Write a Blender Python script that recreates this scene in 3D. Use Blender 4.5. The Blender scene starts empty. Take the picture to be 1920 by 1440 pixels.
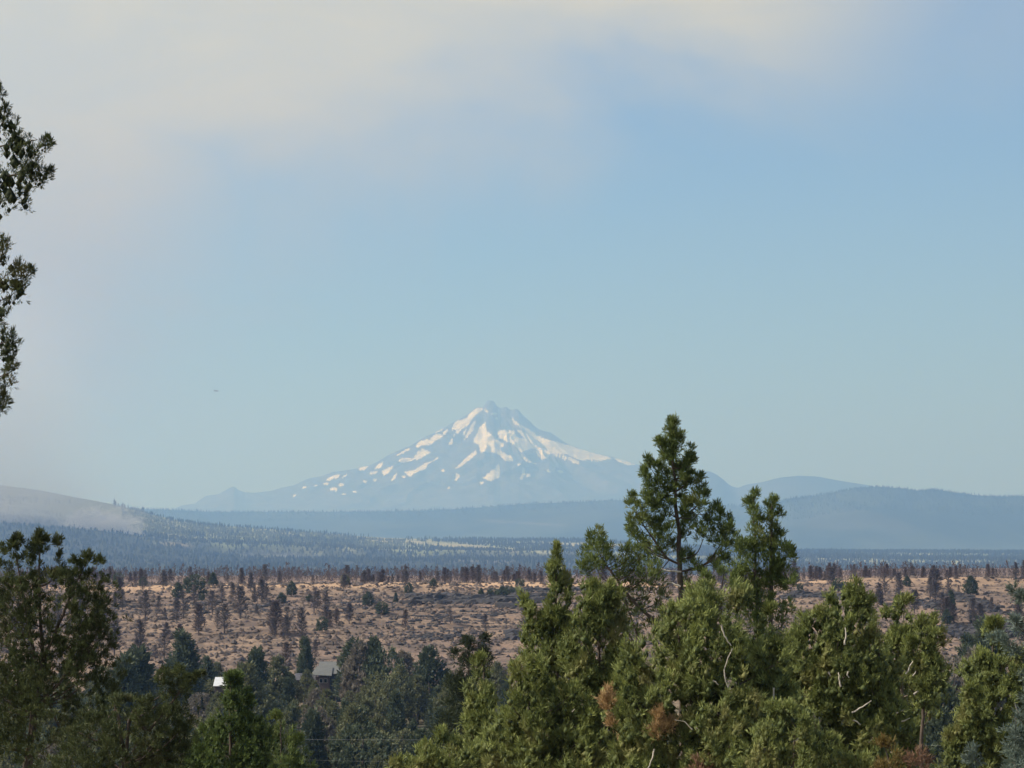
import bpy, math
import numpy as np
from mathutils import Vector

S = bpy.context.scene
COL = S.collection
RNG = np.random.default_rng(11)

# ------------------------------------------------------------------ camera
FPX = 5444.0                       # focal length in pixels of a 1920 px wide frame
PITCH = math.atan(320.0 / FPX)     # horizon at row 1040
cd = bpy.data.cameras.new('camera')
cam = bpy.data.objects.new('camera', cd)
COL.objects.link(cam)
cd.sensor_fit = 'HORIZONTAL'
cd.angle = 2 * math.atan(960.0 / FPX)
cd.clip_start = 0.5
cd.clip_end = 90000
cam.location = (0, 0, 0)
cam.rotation_euler = (math.pi / 2 + PITCH, 0, 0)
S.camera = cam

# ------------------------------------------------------------------ light and exposure
SUN_AZ = math.radians(-98)         # clockwise from the view direction (+Y)
SUN_EL = math.radians(43)
vs = S.view_settings
vs.view_transform = 'Standard'
vs.look = 'None'
vs.exposure = 0.42
vs.gamma = 1.0
vs.use_curve_mapping = False
try:
    S.cycles.use_denoising = True
    S.cycles.denoising_prefilter = 'ACCURATE'
    S.cycles.volume_bounces = 1
    S.cycles.max_bounces = 6
    S.cycles.diffuse_bounces = 3
    S.cycles.transmission_bounces = 3
    S.cycles.transparent_max_bounces = 6
    S.cycles.volume_max_steps = 128
except Exception:
    pass

sl = bpy.data.lights.new('sun', 'SUN')
sl.energy = 4.6
sl.angle = math.radians(0.55)
sl.color = (1.0, 0.965, 0.93)
sun = bpy.data.objects.new('sun', sl)
COL.objects.link(sun)
sdir = Vector((math.sin(SUN_AZ) * math.cos(SUN_EL), math.cos(SUN_AZ) * math.cos(SUN_EL), math.sin(SUN_EL)))
sun.rotation_euler = (-sdir).to_track_quat('-Z', 'Y').to_euler()
sun.location = (-60, -10, 60)

W = bpy.data.worlds.new('World')
S.world = W
W.use_nodes = True
wt = W.node_tree
wt.nodes.clear()


class NT:
    """small helper for node trees"""
    def __init__(self, tree):
        self.t = tree

    def n(self, typ, **kw):
        nd = self.t.nodes.new(typ)
        for k, v in kw.items():
            if k.startswith('i_'):
                nd.inputs[k[2:].replace('_', ' ')].default_value = v
            else:
                setattr(nd, k, v)
        return nd

    def link(self, a, b):
        self.t.links.new(a, b)

    def math(self, op, a, b=None, clamp=False):
        nd = self.t.nodes.new('ShaderNodeMath')
        nd.operation = op
        nd.use_clamp = clamp
        for i, v in enumerate((a, b)):
            if v is None:
                continue
            if isinstance(v, (int, float)):
                nd.inputs[i].default_value = v
            else:
                self.link(v, nd.inputs[i])
        return nd.outputs[0]

    def smooth(self, v, a, b, lo=0.0, hi=1.0):
        nd = self.t.nodes.new('ShaderNodeMapRange')
        nd.interpolation_type = 'SMOOTHSTEP'
        nd.inputs['From Min'].default_value = a
        nd.inputs['From Max'].default_value = b
        nd.inputs['To Min'].default_value = lo
        nd.inputs['To Max'].default_value = hi
        self.link(v, nd.inputs['Value'])
        return nd.outputs[0]

    def mix(self, f, a, b):
        nd = self.t.nodes.new('ShaderNodeMix')
        nd.data_type = 'RGBA'
        ins = {s.identifier: s for s in nd.inputs}
        for key, v in (('Factor_Float', f), ('A_Color', a), ('B_Color', b)):
            if isinstance(v, (int, float)):
                ins[key].default_value = v
            elif isinstance(v, tuple):
                ins[key].default_value = (*v[:3], 1)
            else:
                self.link(v, ins[key])
        return [o for o in nd.outputs if o.identifier == 'Result_Color'][0]

    def noise(self, vec, scale, detail=4, rough=0.55, dist=0.0):
        nd = self.t.nodes.new('ShaderNodeTexNoise')
        nd.inputs['Scale'].default_value = scale
        nd.inputs['Detail'].default_value = detail
        nd.inputs['Roughness'].default_value = rough
        nd.inputs['Distortion'].default_value = dist
        if vec is not None:
            self.link(vec, nd.inputs['Vector'])
        return nd.outputs['Fac']

    def mapping(self, vec, scale):
        nd = self.t.nodes.new('ShaderNodeMapping')
        nd.inputs['Scale'].default_value = scale
        self.link(vec, nd.inputs['Vector'])
        return nd.outputs[0]


w = NT(wt)
sky = w.n('ShaderNodeTexSky', sky_type='NISHITA')
sky.sun_disc = False
sky.sun_elevation = SUN_EL
sky.sun_rotation = SUN_AZ
sky.altitude = 900
sky.air_density = 1.0
sky.dust_density = 0.5
sky.ozone_density = 4.0
SKY_STRENGTH = 0.08
bg_sky = w.n('ShaderNodeBackground', i_Strength=SKY_STRENGTH)
tint = w.n('ShaderNodeMix', data_type='RGBA', blend_type='MULTIPLY')
tint.inputs[0].default_value = 1.0
w.link(sky.outputs[0], tint.inputs[6])
tint.inputs[7].default_value = (0.88, 0.98, 1.16, 1)      # the camera's cool white balance
w.link(tint.outputs[2], bg_sky.inputs['Color'])
# veil of drifting wildfire smoke: thick to the left and overhead, torn at its edge
tc = w.n('ShaderNodeTexCoord')
sep = w.n('ShaderNodeSeparateXYZ')
w.link(tc.outputs['Generated'], sep.inputs[0])
sx, sz = sep.outputs['X'], sep.outputs['Z']
wn = w.noise(w.mapping(tc.outputs['Generated'], (6.5, 6.5, 13)), 1.0, 6, 0.52, 0.4)
wn0 = w.math('SUBTRACT', wn, 0.5)
zz = w.math('ADD', sz, w.math('MULTIPLY', wn0, 0.20))
xx = w.math('ADD', sx, w.math('MULTIPLY', wn0, 0.10))
m_left = w.smooth(xx, -0.055, -0.17)
# the deck of smoke overhead dips lower towards the left
zt = w.math('SUBTRACT', zz, w.math('MULTIPLY', xx, 0.28))
m_top = w.smooth(zt, 0.092, 0.19)
m_right = w.smooth(w.math('ADD', sx, w.math('MULTIPLY', wn0, 0.25)), 0.095, 0.175, 1.0, 0.35)
m_up = w.smooth(sz, 0.30, 0.75, 1.0, 0.25)
m_top = w.math('MULTIPLY', w.math('MULTIPLY', m_top, m_right), m_up)
m = w.math('MAXIMUM', m_left, m_top)
m = w.math('ADD', m, w.math('MULTIPLY', w.math('MULTIPLY', m_left, m_top), 0.12), clamp=True)
wn2 = w.noise(w.mapping(tc.outputs['Generated'], (14, 14, 40)), 1.0, 6, 0.6, 0.8)
m = w.math('MULTIPLY', m, w.smooth(wn2, 0.3, 0.7, 0.84, 1.0))
bg_smoke = w.n('ShaderNodeBackground', i_Strength=1.0)
SMOKE_SKY = (0.535, 0.49, 0.35, 1)
w.link(w.mix(w.smooth(sz, 0.03, 0.19), (0.33, 0.235, 0.135), SMOKE_SKY[:3]), bg_smoke.inputs['Color'])
wmix = w.n('ShaderNodeMixShader')
w.link(m, wmix.inputs[0])
w.link(bg_sky.outputs[0], wmix.inputs[1])
w.link(bg_smoke.outputs[0], wmix.inputs[2])
wo = w.n('ShaderNodeOutputWorld')
w.link(wmix.outputs[0], wo.inputs['Surface'])

# ------------------------------------------------------------------ helpers
CP, SP = math.cos(PITCH), math.sin(PITCH)


def P(px, py, d):
    """world point seen at photo pixel (px,py) at distance d along +Y (numpy friendly)"""
    px = np.asarray(px, float); py = np.asarray(py, float); d = np.asarray(d, float)
    r = (px - 960) / FPX
    u = (720 - py) / FPX
    dy = CP - u * SP
    dz = SP + u * CP
    return np.stack(np.broadcast_arrays(r / dy * d, d, dz / dy * d), -1)


def proj(x, y, z):
    f = y * CP + z * SP
    u = -y * SP + z * CP
    return 960 + x / f * FPX, 720 - u / f * FPX


def hash2(ix, iy, seed):
    ix = ix.astype(np.uint64); iy = iy.astype(np.uint64)
    h = (ix * np.uint64(374761393) + iy * np.uint64(668265263) + np.uint64(seed * 2246822519 + 3266489917)) & np.uint64(0xffffffff)
    h = ((h ^ (h >> np.uint64(13))) * np.uint64(1274126177)) & np.uint64(0xffffffff)
    h = ((h ^ (h >> np.uint64(16))) * np.uint64(2654435761)) & np.uint64(0xffffffff)
    return ((h >> np.uint64(8)) & np.uint64(0xffff)).astype(float) / 65535.0


def vnoise(x, y, seed=0):
    x = np.asarray(x, float) + 40000.0; y = np.asarray(y, float) + 40000.0
    ix = np.floor(x); iy = np.floor(y)
    fx = x - ix; fy = y - iy
    fx = fx * fx * (3 - 2 * fx); fy = fy * fy * (3 - 2 * fy)
    a = hash2(ix, iy, seed); b = hash2(ix + 1, iy, seed)
    c = hash2(ix, iy + 1, seed); d = hash2(ix + 1, iy + 1, seed)
    return (a + (b - a) * fx) * (1 - fy) + (c + (d - c) * fx) * fy


def fbm(x, y, seed=0, octv=4, gain=0.5):
    s = 0; amp = 1.0; tot = 0
    x = np.asarray(x, float); y = np.asarray(y, float)
    for o in range(octv):
        s = s + amp * (vnoise(x, y, seed + o * 17) - 0.5)
        tot += amp; amp *= gain; x = x * 2.03; y = y * 2.03
    return s / tot * 2


def sstep(a, b, x):
    t = np.clip((x - a) / (b - a), 0, 1)
    return t * t * (3 - 2 * t)


def mesh_np(name, V, F, mats, smooth=False, attrs=None, midx=None):
    V = np.asarray(V, np.float32); F = np.asarray(F, np.int32)
    me = bpy.data.meshes.new(name)
    nf, k = F.shape
    me.vertices.add(len(V)); me.vertices.foreach_set('co', V.ravel())
    me.loops.add(nf * k); me.loops.foreach_set('vertex_index', F.ravel())
    me.polygons.add(nf)
    me.polygons.foreach_set('loop_start', np.arange(0, nf * k, k, dtype=np.int32))
    me.polygons.foreach_set('use_smooth', np.full(nf, bool(smooth)))
    for m_ in (mats if isinstance(mats, (list, tuple)) else [mats]):
        me.materials.append(m_)
    if midx is not None:
        me.polygons.foreach_set('material_index', np.asarray(midx, np.int32))
    me.update(calc_edges=True)
    for an, (dom, val) in (attrs or {}).items():
        at = me.attributes.new(an, 'FLOAT', dom)
        at.data.foreach_set('value', np.asarray(val, np.float32))
    return me


def link(name, me, parent=None, **props):
    o = bpy.data.objects.new(name, me)
    COL.objects.link(o)
    if parent is not None:
        o.parent = parent
        if parent.location.length > 0:
            o.matrix_parent_inverse.identity()
    for k, v in props.items():
        o[k] = v
    return o


def thing(name, label, cat, loc=(0, 0, 0), group=None):
    o = bpy.data.objects.new(name, None)
    COL.objects.link(o)
    o.location = [float(c) for c in loc]
    o.empty_display_size = 0.5
    o['label'] = label; o['category'] = cat
    if group:
        o['group'] = group
    return o


def child(name, V, F, mat, root, **kw):
    """mesh given in world coordinates, stored relative to its thing"""
    V = np.asarray(V, float) - np.array(root.location)
    return link(name, mesh_np(name, V, F, mat, **kw), root)


def copy_thing(root, loc, rotz=0, scale=1.0, label=None, group=None, cat=None):
    r = root.copy(); COL.objects.link(r)
    r.location = loc; r.rotation_euler = (0, 0, rotz)
    r.scale = scale if isinstance(scale, tuple) else (scale,) * 3
    if label:
        r['label'] = label
    if group:
        r['group'] = group
    if cat:
        r['category'] = cat
    for ch in root.children:
        c = ch.copy(); COL.objects.link(c); c.parent = r
    return r


def tube(path, radii, sides=6):
    path = np.asarray(path, float); n = len(path)
    radii = np.broadcast_to(np.asarray(radii, float), (n,))
    tang = np.gradient(path, axis=0)
    tang /= np.linalg.norm(tang, axis=1, keepdims=True) + 1e-9
    ref = np.array([0.31, 0.9, 0.2])
    a = np.cross(tang, ref); a /= np.linalg.norm(a, axis=1, keepdims=True) + 1e-9
    b = np.cross(tang, a)
    ang = np.linspace(0, 2 * math.pi, sides, endpoint=False)
    V = path[:, None] + radii[:, None, None] * (np.cos(ang)[None, :, None] * a[:, None] + np.sin(ang)[None, :, None] * b[:, None])
    F = []
    for i in range(n - 1):
        for j in range(sides):
            k = (j + 1) % sides
            F.append((i * sides + j, i * sides + k, (i + 1) * sides + k, (i + 1) * sides + j))
    return V.reshape(-1, 3), np.array(F)


def join(parts):
    Vs, Fs, o = [], [], 0
    for V, F in parts:
        Vs.append(V); Fs.append(F + o); o += len(V)
    return np.concatenate(Vs), np.concatenate(Fs)


def spline(pts, n):
    pts = np.asarray(pts, float)
    if len(pts) < 3:
        t = np.linspace(0, 1, n)[:, None]
        return pts[0] * (1 - t) + pts[-1] * t
    out = []
    k = len(pts)
    for t in np.linspace(0, k - 1 - 1e-6, n):
        i = int(t); f = t - i
        p0 = pts[max(i - 1, 0)]; p1 = pts[i]; p2 = pts[min(i + 1, k - 1)]; p3 = pts[min(i + 2, k - 1)]
        out.append(0.5 * (2 * p1 + (p2 - p0) * f + (2 * p0 - 5 * p1 + 4 * p2 - p3) * f * f + (3 * p1 - p0 - 3 * p2 + p3) * f ** 3))
    return np.array(out)


def box(x0, x1, y0, y1, z0, z1):
    V = np.array([(x, y, z) for z in (z0, z1) for y in (y0, y1) for x in (x0, x1)], float)
    F = np.array([(0, 2, 3, 1), (4, 5, 7, 6), (0, 1, 5, 4), (1, 3, 7, 5), (3, 2, 6, 7), (2, 0, 4, 6)])
    return V, F


# ------------------------------------------------------------------ materials
def new_mat(name):
    mt = bpy.data.materials.new(name); mt.use_nodes = True
    t = mt.node_tree
    b = t.nodes['Principled BSDF']
    return mt, NT(t), b


def plain(name, col, rough=0.8, var=0.25, scale=3.0, metal=0.0):
    mt, t, b = new_mat(name)
    tcn = t.n('ShaderNodeTexCoord')
    f = t.noise(tcn.outputs['Object'], scale, 5, 0.6)
    c = t.mix(t.smooth(f, 0.3, 0.7), tuple(v * (1 - var) for v in col), tuple(min(1, v * (1 + var)) for v in col))
    t.link(c, b.inputs['Base Color'])
    b.inputs['Roughness'].default_value = rough
    b.inputs['Metallic'].default_value = metal
    return mt


def foliage_mat(name, dark, light, third=None, scale=1.0, transl=0.25):
    """tint attribute runs from old (dark) to young (light) growth, cores darkened as painted shade, noise shifts some boughs to the third hue"""
    mt, t, b = new_mat(name)
    at = t.n('ShaderNodeAttribute', attribute_name='tint')
    c = t.mix(at.outputs['Fac'], dark, light)
    if third:
        tcn = t.n('ShaderNodeTexCoord')
        f = t.noise(tcn.outputs['Object'], scale, 3, 0.6)
        c = t.mix(t.smooth(f, 0.5, 0.72, 0, 0.8), c, third)
    t.link(c, b.inputs['Base Color'])
    b.inputs['Roughness'].default_value = 0.62
    b.inputs['Specular IOR Level'].default_value = 0.22
    tr = t.n('ShaderNodeBsdfTranslucent')
    t.link(c, tr.inputs['Color'])
    mx = t.n('ShaderNodeMixShader')
    mx.inputs[0].default_value = transl
    t.link(b.outputs[0], mx.inputs[1]); t.link(tr.outputs[0], mx.inputs[2])
    t.link(mx.outputs[0], t.t.nodes['Material Output'].inputs['Surface'])
    return mt


M_JUN = foliage_mat('juniper_green', (0.068, 0.088, 0.030), (0.335, 0.37, 0.112), (0.27, 0.25, 0.095), 1.3, 0.22)
M_JUN2 = foliage_mat('juniper_deep_green', (0.048, 0.072, 0.026), (0.205, 0.255, 0.07), (0.21, 0.215, 0.065), 1.3, 0.32)
M_JUN3 = foliage_mat('juniper_bright_green', (0.042, 0.066, 0.022), (0.15, 0.20, 0.052), (0.13, 0.165, 0.045), 1.0, 0.26)
M_OLIVE = foliage_mat('juniper_olive', (0.026, 0.036, 0.018), (0.115, 0.135, 0.048), (0.12, 0.11, 0.05), 2.0)
M_DARKF = foliage_mat('spruce_dark', (0.022, 0.034, 0.018), (0.070, 0.085, 0.045), None)
M_BLUE = foliage_mat('spruce_blue', (0.060, 0.085, 0.070), (0.21, 0.255, 0.215), (0.11, 0.15, 0.10), 2.0)
M_DEADF = foliage_mat('dead_foliage', (0.26, 0.155, 0.07), (0.50, 0.345, 0.17), None)
M_RUST = foliage_mat('rusty_foliage', (0.16, 0.09, 0.06), (0.34, 0.21, 0.13), None)
M_VAL1 = foliage_mat('valley_juniper', (0.090, 0.096, 0.050), (0.205, 0.21, 0.10), None)
M_VAL2 = foliage_mat('valley_pine', (0.045, 0.062, 0.038), (0.115, 0.135, 0.075), None)
M_VAL3 = foliage_mat('valley_grey', (0.12, 0.105, 0.085), (0.23, 0.20, 0.155), None)
M_BARK = plain('juniper_bark', (0.085, 0.062, 0.046), 0.9, 0.4, 9)
M_BARKP = plain('weathered_bark', (0.25, 0.20, 0.155), 0.9, 0.35, 9)
M_DEADW = plain('bleached_wood', (0.50, 0.44, 0.36), 0.85, 0.3, 7)
M_CHAR = plain('scorched_wood', (0.105, 0.078, 0.072), 0.9, 0.35, 1.5)
M_CHARR = foliage_mat('scorched_foliage', (0.064, 0.050, 0.051), (0.128, 0.092, 0.083), None)
M_ROCK = plain('shade_darkened_basalt', (0.036, 0.032, 0.034), 0.92, 0.5, 0.6)  # shadow on the ledge faces is put into this darkened rock colour
M_SAGE = foliage_mat('sagebrush_grey', (0.065, 0.052, 0.047), (0.17, 0.125, 0.098), None)


def ground_material():
    mt, t, b = new_mat('dry_grass_ground')
    geo = t.n('ShaderNodeNewGeometry')
    p = geo.outputs['Position']
    big = t.noise(p, 0.012, 4, 0.6)
    mid = t.noise(p, 0.09, 5, 0.65, 0.4)
    fine = t.noise(p, 0.8, 4, 0.7)
    c = t.mix(t.smooth(mid, 0.36, 0.62), (0.13, 0.093, 0.075), (0.285, 0.198, 0.138))
    c = t.mix(t.smooth(big, 0.42, 0.62), c, t.mix(t.smooth(mid, 0.35, 0.6), (0.12, 0.092, 0.081), (0.245, 0.167, 0.124)))
    c = t.mix(t.smooth(fine, 0.46, 0.62, 0, 0.75), c, (0.13, 0.105, 0.085))
    sp0 = t.n('ShaderNodeSeparateXYZ'); t.link(p, sp0.inputs[0])
    lip = t.math('MULTIPLY', t.smooth(sp0.outputs['Y'], 815, 850), t.smooth(mid, 0.3, 0.5, 0.2, 0.75))
    c = t.mix(lip, c, (0.52, 0.345, 0.215))
    # the burnt flat beyond the rim is darker than the grassy slope
    sp = t.n('ShaderNodeSeparateXYZ'); t.link(p, sp.inputs[0])
    burnt = t.math('MULTIPLY', t.smooth(sp.outputs['Y'], 905, 985), t.smooth(big, 0.35, 0.6, 0.55, 1.0))
    c = t.mix(burnt, c, (0.16, 0.115, 0.095))
    wood = t.smooth(sp.outputs['Y'], 480, 545, 1.0, 0.0)
    c = t.mix(wood, c, t.mix(t.smooth(mid, 0.4, 0.65), (0.085, 0.075, 0.05), (0.23, 0.18, 0.11)))
    t.link(c, b.inputs['Base Color'])
    b.inputs['Roughness'].default_value = 0.95
    b.inputs['Specular IOR Level'].default_value = 0.1
    bp = t.n('ShaderNodeBump'); bp.inputs['Strength'].default_value = 0.6; bp.inputs['Distance'].default_value = 0.5
    t.link(fine, bp.inputs['Height']); t.link(bp.outputs[0], b.inputs['Normal'])
    return mt


def hill_material(name, a, bcol, c3, s):
    mt, t, b = new_mat(name)
    geo = t.n('ShaderNodeNewGeometry')
    p = t.mapping(geo.outputs['Position'], (s, s * 0.45, s))
    f1 = t.noise(p, 1.0, 6, 0.62, 0.2)
    f2 = t.noise(p, 7.0, 5, 0.7)
    c = t.mix(t.smooth(f1, 0.4, 0.6), a, bcol)
    c = t.mix(t.smooth(f2, 0.5, 0.68, 0, 0.7), c, c3)
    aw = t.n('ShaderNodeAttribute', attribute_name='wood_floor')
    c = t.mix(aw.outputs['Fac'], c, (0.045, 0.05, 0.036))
    at = t.n('ShaderNodeAttribute', attribute_name='clearing')
    c = t.mix(at.outputs['Fac'], c, (0.44, 0.35, 0.215))
    t.link(c, b.inputs['Base Color'])
    b.inputs['Roughness'].default_value = 0.95
    b.inputs['Specular IOR Level'].default_value = 0.05
    return mt


def mountain_material():
    mt, t, b = new_mat('volcano_rock_and_snow')
    geo = t.n('ShaderNodeNewGeometry')
    p = t.mapping(geo.outputs['Position'], (0.01, 0.01, 0.01))
    f = t.noise(p, 0.7, 6, 0.65)
    f2 = t.noise(p, 6.0, 5, 0.7)
    rock = t.mix(t.smooth(f, 0.35, 0.65), (0.045, 0.042, 0.045), (0.13, 0.115, 0.105))
    at = t.n('ShaderNodeAttribute', attribute_name='snow')
    v = t.math('ADD', at.outputs['Fac'], t.math('MULTIPLY', t.math('SUBTRACT', f2, 0.5), 0.6))
    mk = t.smooth(v, 0.24, 0.58)
    sn = t.mix(t.smooth(f, 0.4, 0.62), (0.72, 0.69, 0.67), (0.90, 0.89, 0.88))
    c = t.mix(mk, rock, sn)
    t.link(c, b.inputs['Base Color'])
    b.inputs['Roughness'].default_value = 0.8
    b.inputs['Specular IOR Level'].default_value = 0.1
    return mt


# ------------------------------------------------------------------ ground: one sheet
GR = np.array([0, 30, 55, 100, 160, 250, 400, 520, 575, 700, 850, 900, 1000, 1400, 2000, 3000, 4300, 5600, 13000, 40000], float)
GZ = np.array([-5.5, -6.2, -8.5, -14.5, -21, -26, -27.4, -26.2, -24.8, -17.0, -9.2, -8.9, -9.2, -10.6, -14.5, -26, -34, -34, -60, -80], float)


def gz(x, y):
    x = np.asarray(x, float); y = np.asarray(y, float)
    r = np.hypot(x, y)
    z = np.interp(r, GR, GZ)
    azp = 960 + FPX * x / np.maximum(np.abs(y), 1.0)
    side = sstep(1350, 1700, azp) * (y > 0)
    z = z + side * 1.1 * sstep(600, 860, r) * sstep(2600, 1300, r)
    z = z + side * 4.6 * sstep(1500, 1950, r) * sstep(3000, 2100, r)   # farther bench on the right
    z = z + 1.0 * sstep(-0.2, 0.6, fbm(x / 60, y / 400, 5, 2)) * sstep(820, 850, r) * sstep(900, 860, r) - 0.3 * sstep(820, 850, r) * sstep(900, 860, r)
    on = sstep(540, 600, r) * sstep(905, 850, r)
    # benches and gullies that cast the streaky shade of the slope
    z = z + on * (1.5 * fbm(x / 55, y / 38, 2, 3) + 0.75 * fbm(x / 13, y / 9, 9, 3))
    t = fbm(x / 90, y / 60, 21, 3)
    terr = np.abs(((r / 34 + 1.6 * t) % 1.0) - 0.5)
    z = z + on * 0.9 * (sstep(0.0, 0.18, terr) - 0.5)
    near = sstep(560, 300, r)
    z = z + near * sstep(20, 90, r) * 1.2 * fbm(x / 40, y / 40, 3, 3)
    z = z + sstep(890, 1050, r) * sstep(4000, 1500, r) * 0.35 * fbm(x / 70, y / 70, 8, 2)
    return z


az = np.radians(np.concatenate([np.linspace(-180, -40, 15)[:-1], np.linspace(-40, -12, 29)[:-1], np.linspace(-12, 12, 241), np.linspace(12, 40, 29)[1:], np.linspace(40, 180, 15)[1:-1]]))
rr = np.concatenate([[1.5], np.linspace(8, 120, 24), np.linspace(126, 540, 60), np.linspace(542, 905, 260), np.linspace(912, 1100, 30), np.geomspace(1130, 40000, 50)])
A, R = np.meshgrid(az, rr)
X, Y = R * np.sin(A), R * np.cos(A)
V = np.stack([X, Y, gz(X, Y)], -1).reshape(-1, 3)
na, nr = len(az), len(rr)
i, j = np.meshgrid(np.arange(nr - 1), np.arange(na), indexing='ij')
i = i.ravel(); j = j.ravel(); k = (j + 1) % na
F = np.stack([i * na + j, (i + 1) * na + j, (i + 1) * na + k, i * na + k], -1)
cap = len(V)
V = np.vstack([V, [[0, 0, -5.5]]])
me = mesh_np('ground', V, F, ground_material(), smooth=True)
link('ground', me, kind='structure')


# ------------------------------------------------------------------ distant ridges as solid height fields
def ridge(name, crest, d_foot, d_crest, d_back, z_foot, mat, pxs, rows=60, power=1.2, relief=0.0, rscale=1.0, lower=0.0, clear=None, z_back=None, seed=1, floor=None):
    cx = np.array([c[0] for c in crest], float); cy = np.array([c[1] for c in crest], float)
    n = len(pxs)
    yc = np.interp(pxs, cx, cy) + lower
    top = P(pxs, yc, d_crest)
    zc = top[:, 2]
    tf = np.linspace(0, 1, rows)
    tb = np.linspace(0, 1, 14)[1:]
    rowsY = np.concatenate([d_foot + (d_crest - d_foot) * tf, d_crest + (d_back - d_crest) * tb])
    prof = np.concatenate([tf ** power, 1 - tb ** 0.8])
    slope = (pxs - 960) / FPX / CP
    Xg = rowsY[:, None] * slope[None, :]
    Yg = np.repeat(rowsY[:, None], n, 1)
    zf = z_foot
    Z = zf + (zc[None, :] - zf) * prof[:, None]
    if relief:
        env = np.concatenate([np.sin(np.pi * tf) ** 0.7, np.zeros(len(tb))])
        Z = Z + relief * env[:, None] * fbm(Xg / rscale, Yg / rscale, seed, 5)
    if z_back is not None:
        Z[rows:] = zc[None, :] + (z_back - zc[None, :]) * (tb ** 0.8)[:, None]
    V = np.stack([Xg, Yg, Z], -1).reshape(-1, 3)
    nr_ = len(rowsY)
    i, j = np.meshgrid(np.arange(nr_ - 1), np.arange(n - 1), indexing='ij')
    i = i.ravel(); j = j.ravel()
    F = np.stack([i * n + j, i * n + j + 1, (i + 1) * n + j + 1, (i + 1) * n + j], -1)
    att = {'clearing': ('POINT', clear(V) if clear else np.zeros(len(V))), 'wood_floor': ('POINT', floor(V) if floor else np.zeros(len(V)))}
    o = link(name, mesh_np(name, V, F, mat, smooth=True, attrs=att), kind='structure')

    def height(px, d):
        t = np.clip((d - d_foot) / (d_crest - d_foot), 0, 1)
        ycx = np.interp(px, cx, cy) + lower
        zc_ = P(px, ycx, np.full_like(px, d_crest))[:, 2]
        z = zf + (zc_ - zf) * t ** power
        x = d * (px - 960) / FPX / CP
        if relief:
            z = z + relief * np.sin(np.pi * t) ** 0.7 * fbm(x / rscale, d / rscale, seed, 5)
        return x, z
    return o, height


M_HILL = hill_material('hillside_grass', (0.17, 0.185, 0.09), (0.28, 0.265, 0.14), (0.10, 0.11, 0.065), 0.004)
M_RIDGE = hill_material('forested_ridge', (0.030, 0.040, 0.028), (0.060, 0.070, 0.046), (0.04, 0.05, 0.036), 0.0018)
M_BUTTE = hill_material('distant_butte_cover', (0.04, 0.048, 0.035), (0.085, 0.085, 0.065), (0.05, 0.05, 0.045), 0.0012)

CREST_HILL = [(-900, 860), (-300, 880), (0, 909), (75, 919), (125, 929), (185, 940), (215, 946), (245, 954), (272, 960), (310, 970), (350, 978), (400, 984), (480, 990), (555, 996), (605, 999), (680, 1006), (730, 1009), (830, 1011), (960, 1012), (1110, 1013), (1185, 1019), (1400, 1031), (1480, 1034), (1920, 1036), (2700, 1036)]


def hill_clear(V):
    px, py = proj(V[:, 0], V[:, 1], V[:, 2])
    wob = 3 * fbm(px / 30, py / 8, 4, 3)
    c = np.zeros(len(V))
    for (x0, x1, ya, yb, h, s) in ((700, 970, 1012, 1032, 3.0, .9), (640, 820, 1006, 1014, 2.2, .6), (1030, 1180, 1019, 1024, 2.2, .8), (300, 355, 1018, 1024, 2.4, .9), (320, 356, 983, 996, 1.6, .6), (1080, 1300, 1028, 1031, 2, .6), (800, 960, 1050, 1054, 2.0, .5)):
        line = ya + (yb - ya) * (px - x0) / (x1 - x0)
        c = np.maximum(c, 0.45 * s * sstep(x0 - 15, x0 + 15, px) * sstep(x1 + 15, x1 - 15, px) * sstep(h + 1, h - 1, np.abs(py + wob - line)))
    return c


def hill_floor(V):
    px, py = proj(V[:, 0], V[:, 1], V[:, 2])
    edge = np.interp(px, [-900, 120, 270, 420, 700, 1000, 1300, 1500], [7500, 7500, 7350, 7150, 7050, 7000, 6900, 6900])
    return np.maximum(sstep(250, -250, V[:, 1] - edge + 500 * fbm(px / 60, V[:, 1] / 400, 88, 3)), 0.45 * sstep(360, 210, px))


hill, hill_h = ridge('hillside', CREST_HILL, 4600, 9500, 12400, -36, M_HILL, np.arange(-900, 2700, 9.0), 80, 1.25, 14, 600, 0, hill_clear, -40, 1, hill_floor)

CREST_R1 = [(-900, 950), (100, 948), (300, 953), (400, 958), (480, 958), (560, 958), (660, 958), (780, 956), (850, 953), (960, 945), (1000, 942), (1100, 939), (1140, 936), (1180, 936), (1240, 939), (1330, 943), (1400, 947), (1600, 950), (2700, 950)]


def stripes(lines):
    def f(V):
        px, py = proj(V[:, 0], V[:, 1], V[:, 2])
        wob = 2.5 * fbm(px / 45, py / 10, 14, 3)
        c = np.zeros(len(V))
        for (x0, x1, ya, yb, h, s) in lines:
            line = ya + (yb - ya) * (px - x0) / (x1 - x0)
            c = np.maximum(c, s * sstep(x0 - 25, x0 + 25, px) * sstep(x1 + 25, x1 - 25, px) * sstep(h + 1, h - 1, np.abs(py + wob - line)))
        return c
    return f


r1, r1_h = ridge('wooded_ridge', CREST_R1, 12500, 18500, 23000, -50, M_RIDGE, np.arange(-900, 2700, 8.0), 50, 1.1, 30, 1500, 2, stripes([(900, 1060, 975, 984, 2.0, .15), (1280, 1500, 990, 1000, 2.5, .12)]), -50, 3)

CREST_R2 = [(1340, 1010), (1400, 965), (1428, 952), (1450, 943), (1480, 933), (1520, 929), (1580, 918), (1620, 912), (1650, 911), (1700, 915), (1720, 918), (1745, 916), (1760, 917), (1790, 922), (1830, 927), (1880, 929), (1920, 928), (2100, 935), (2700, 980)]


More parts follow.
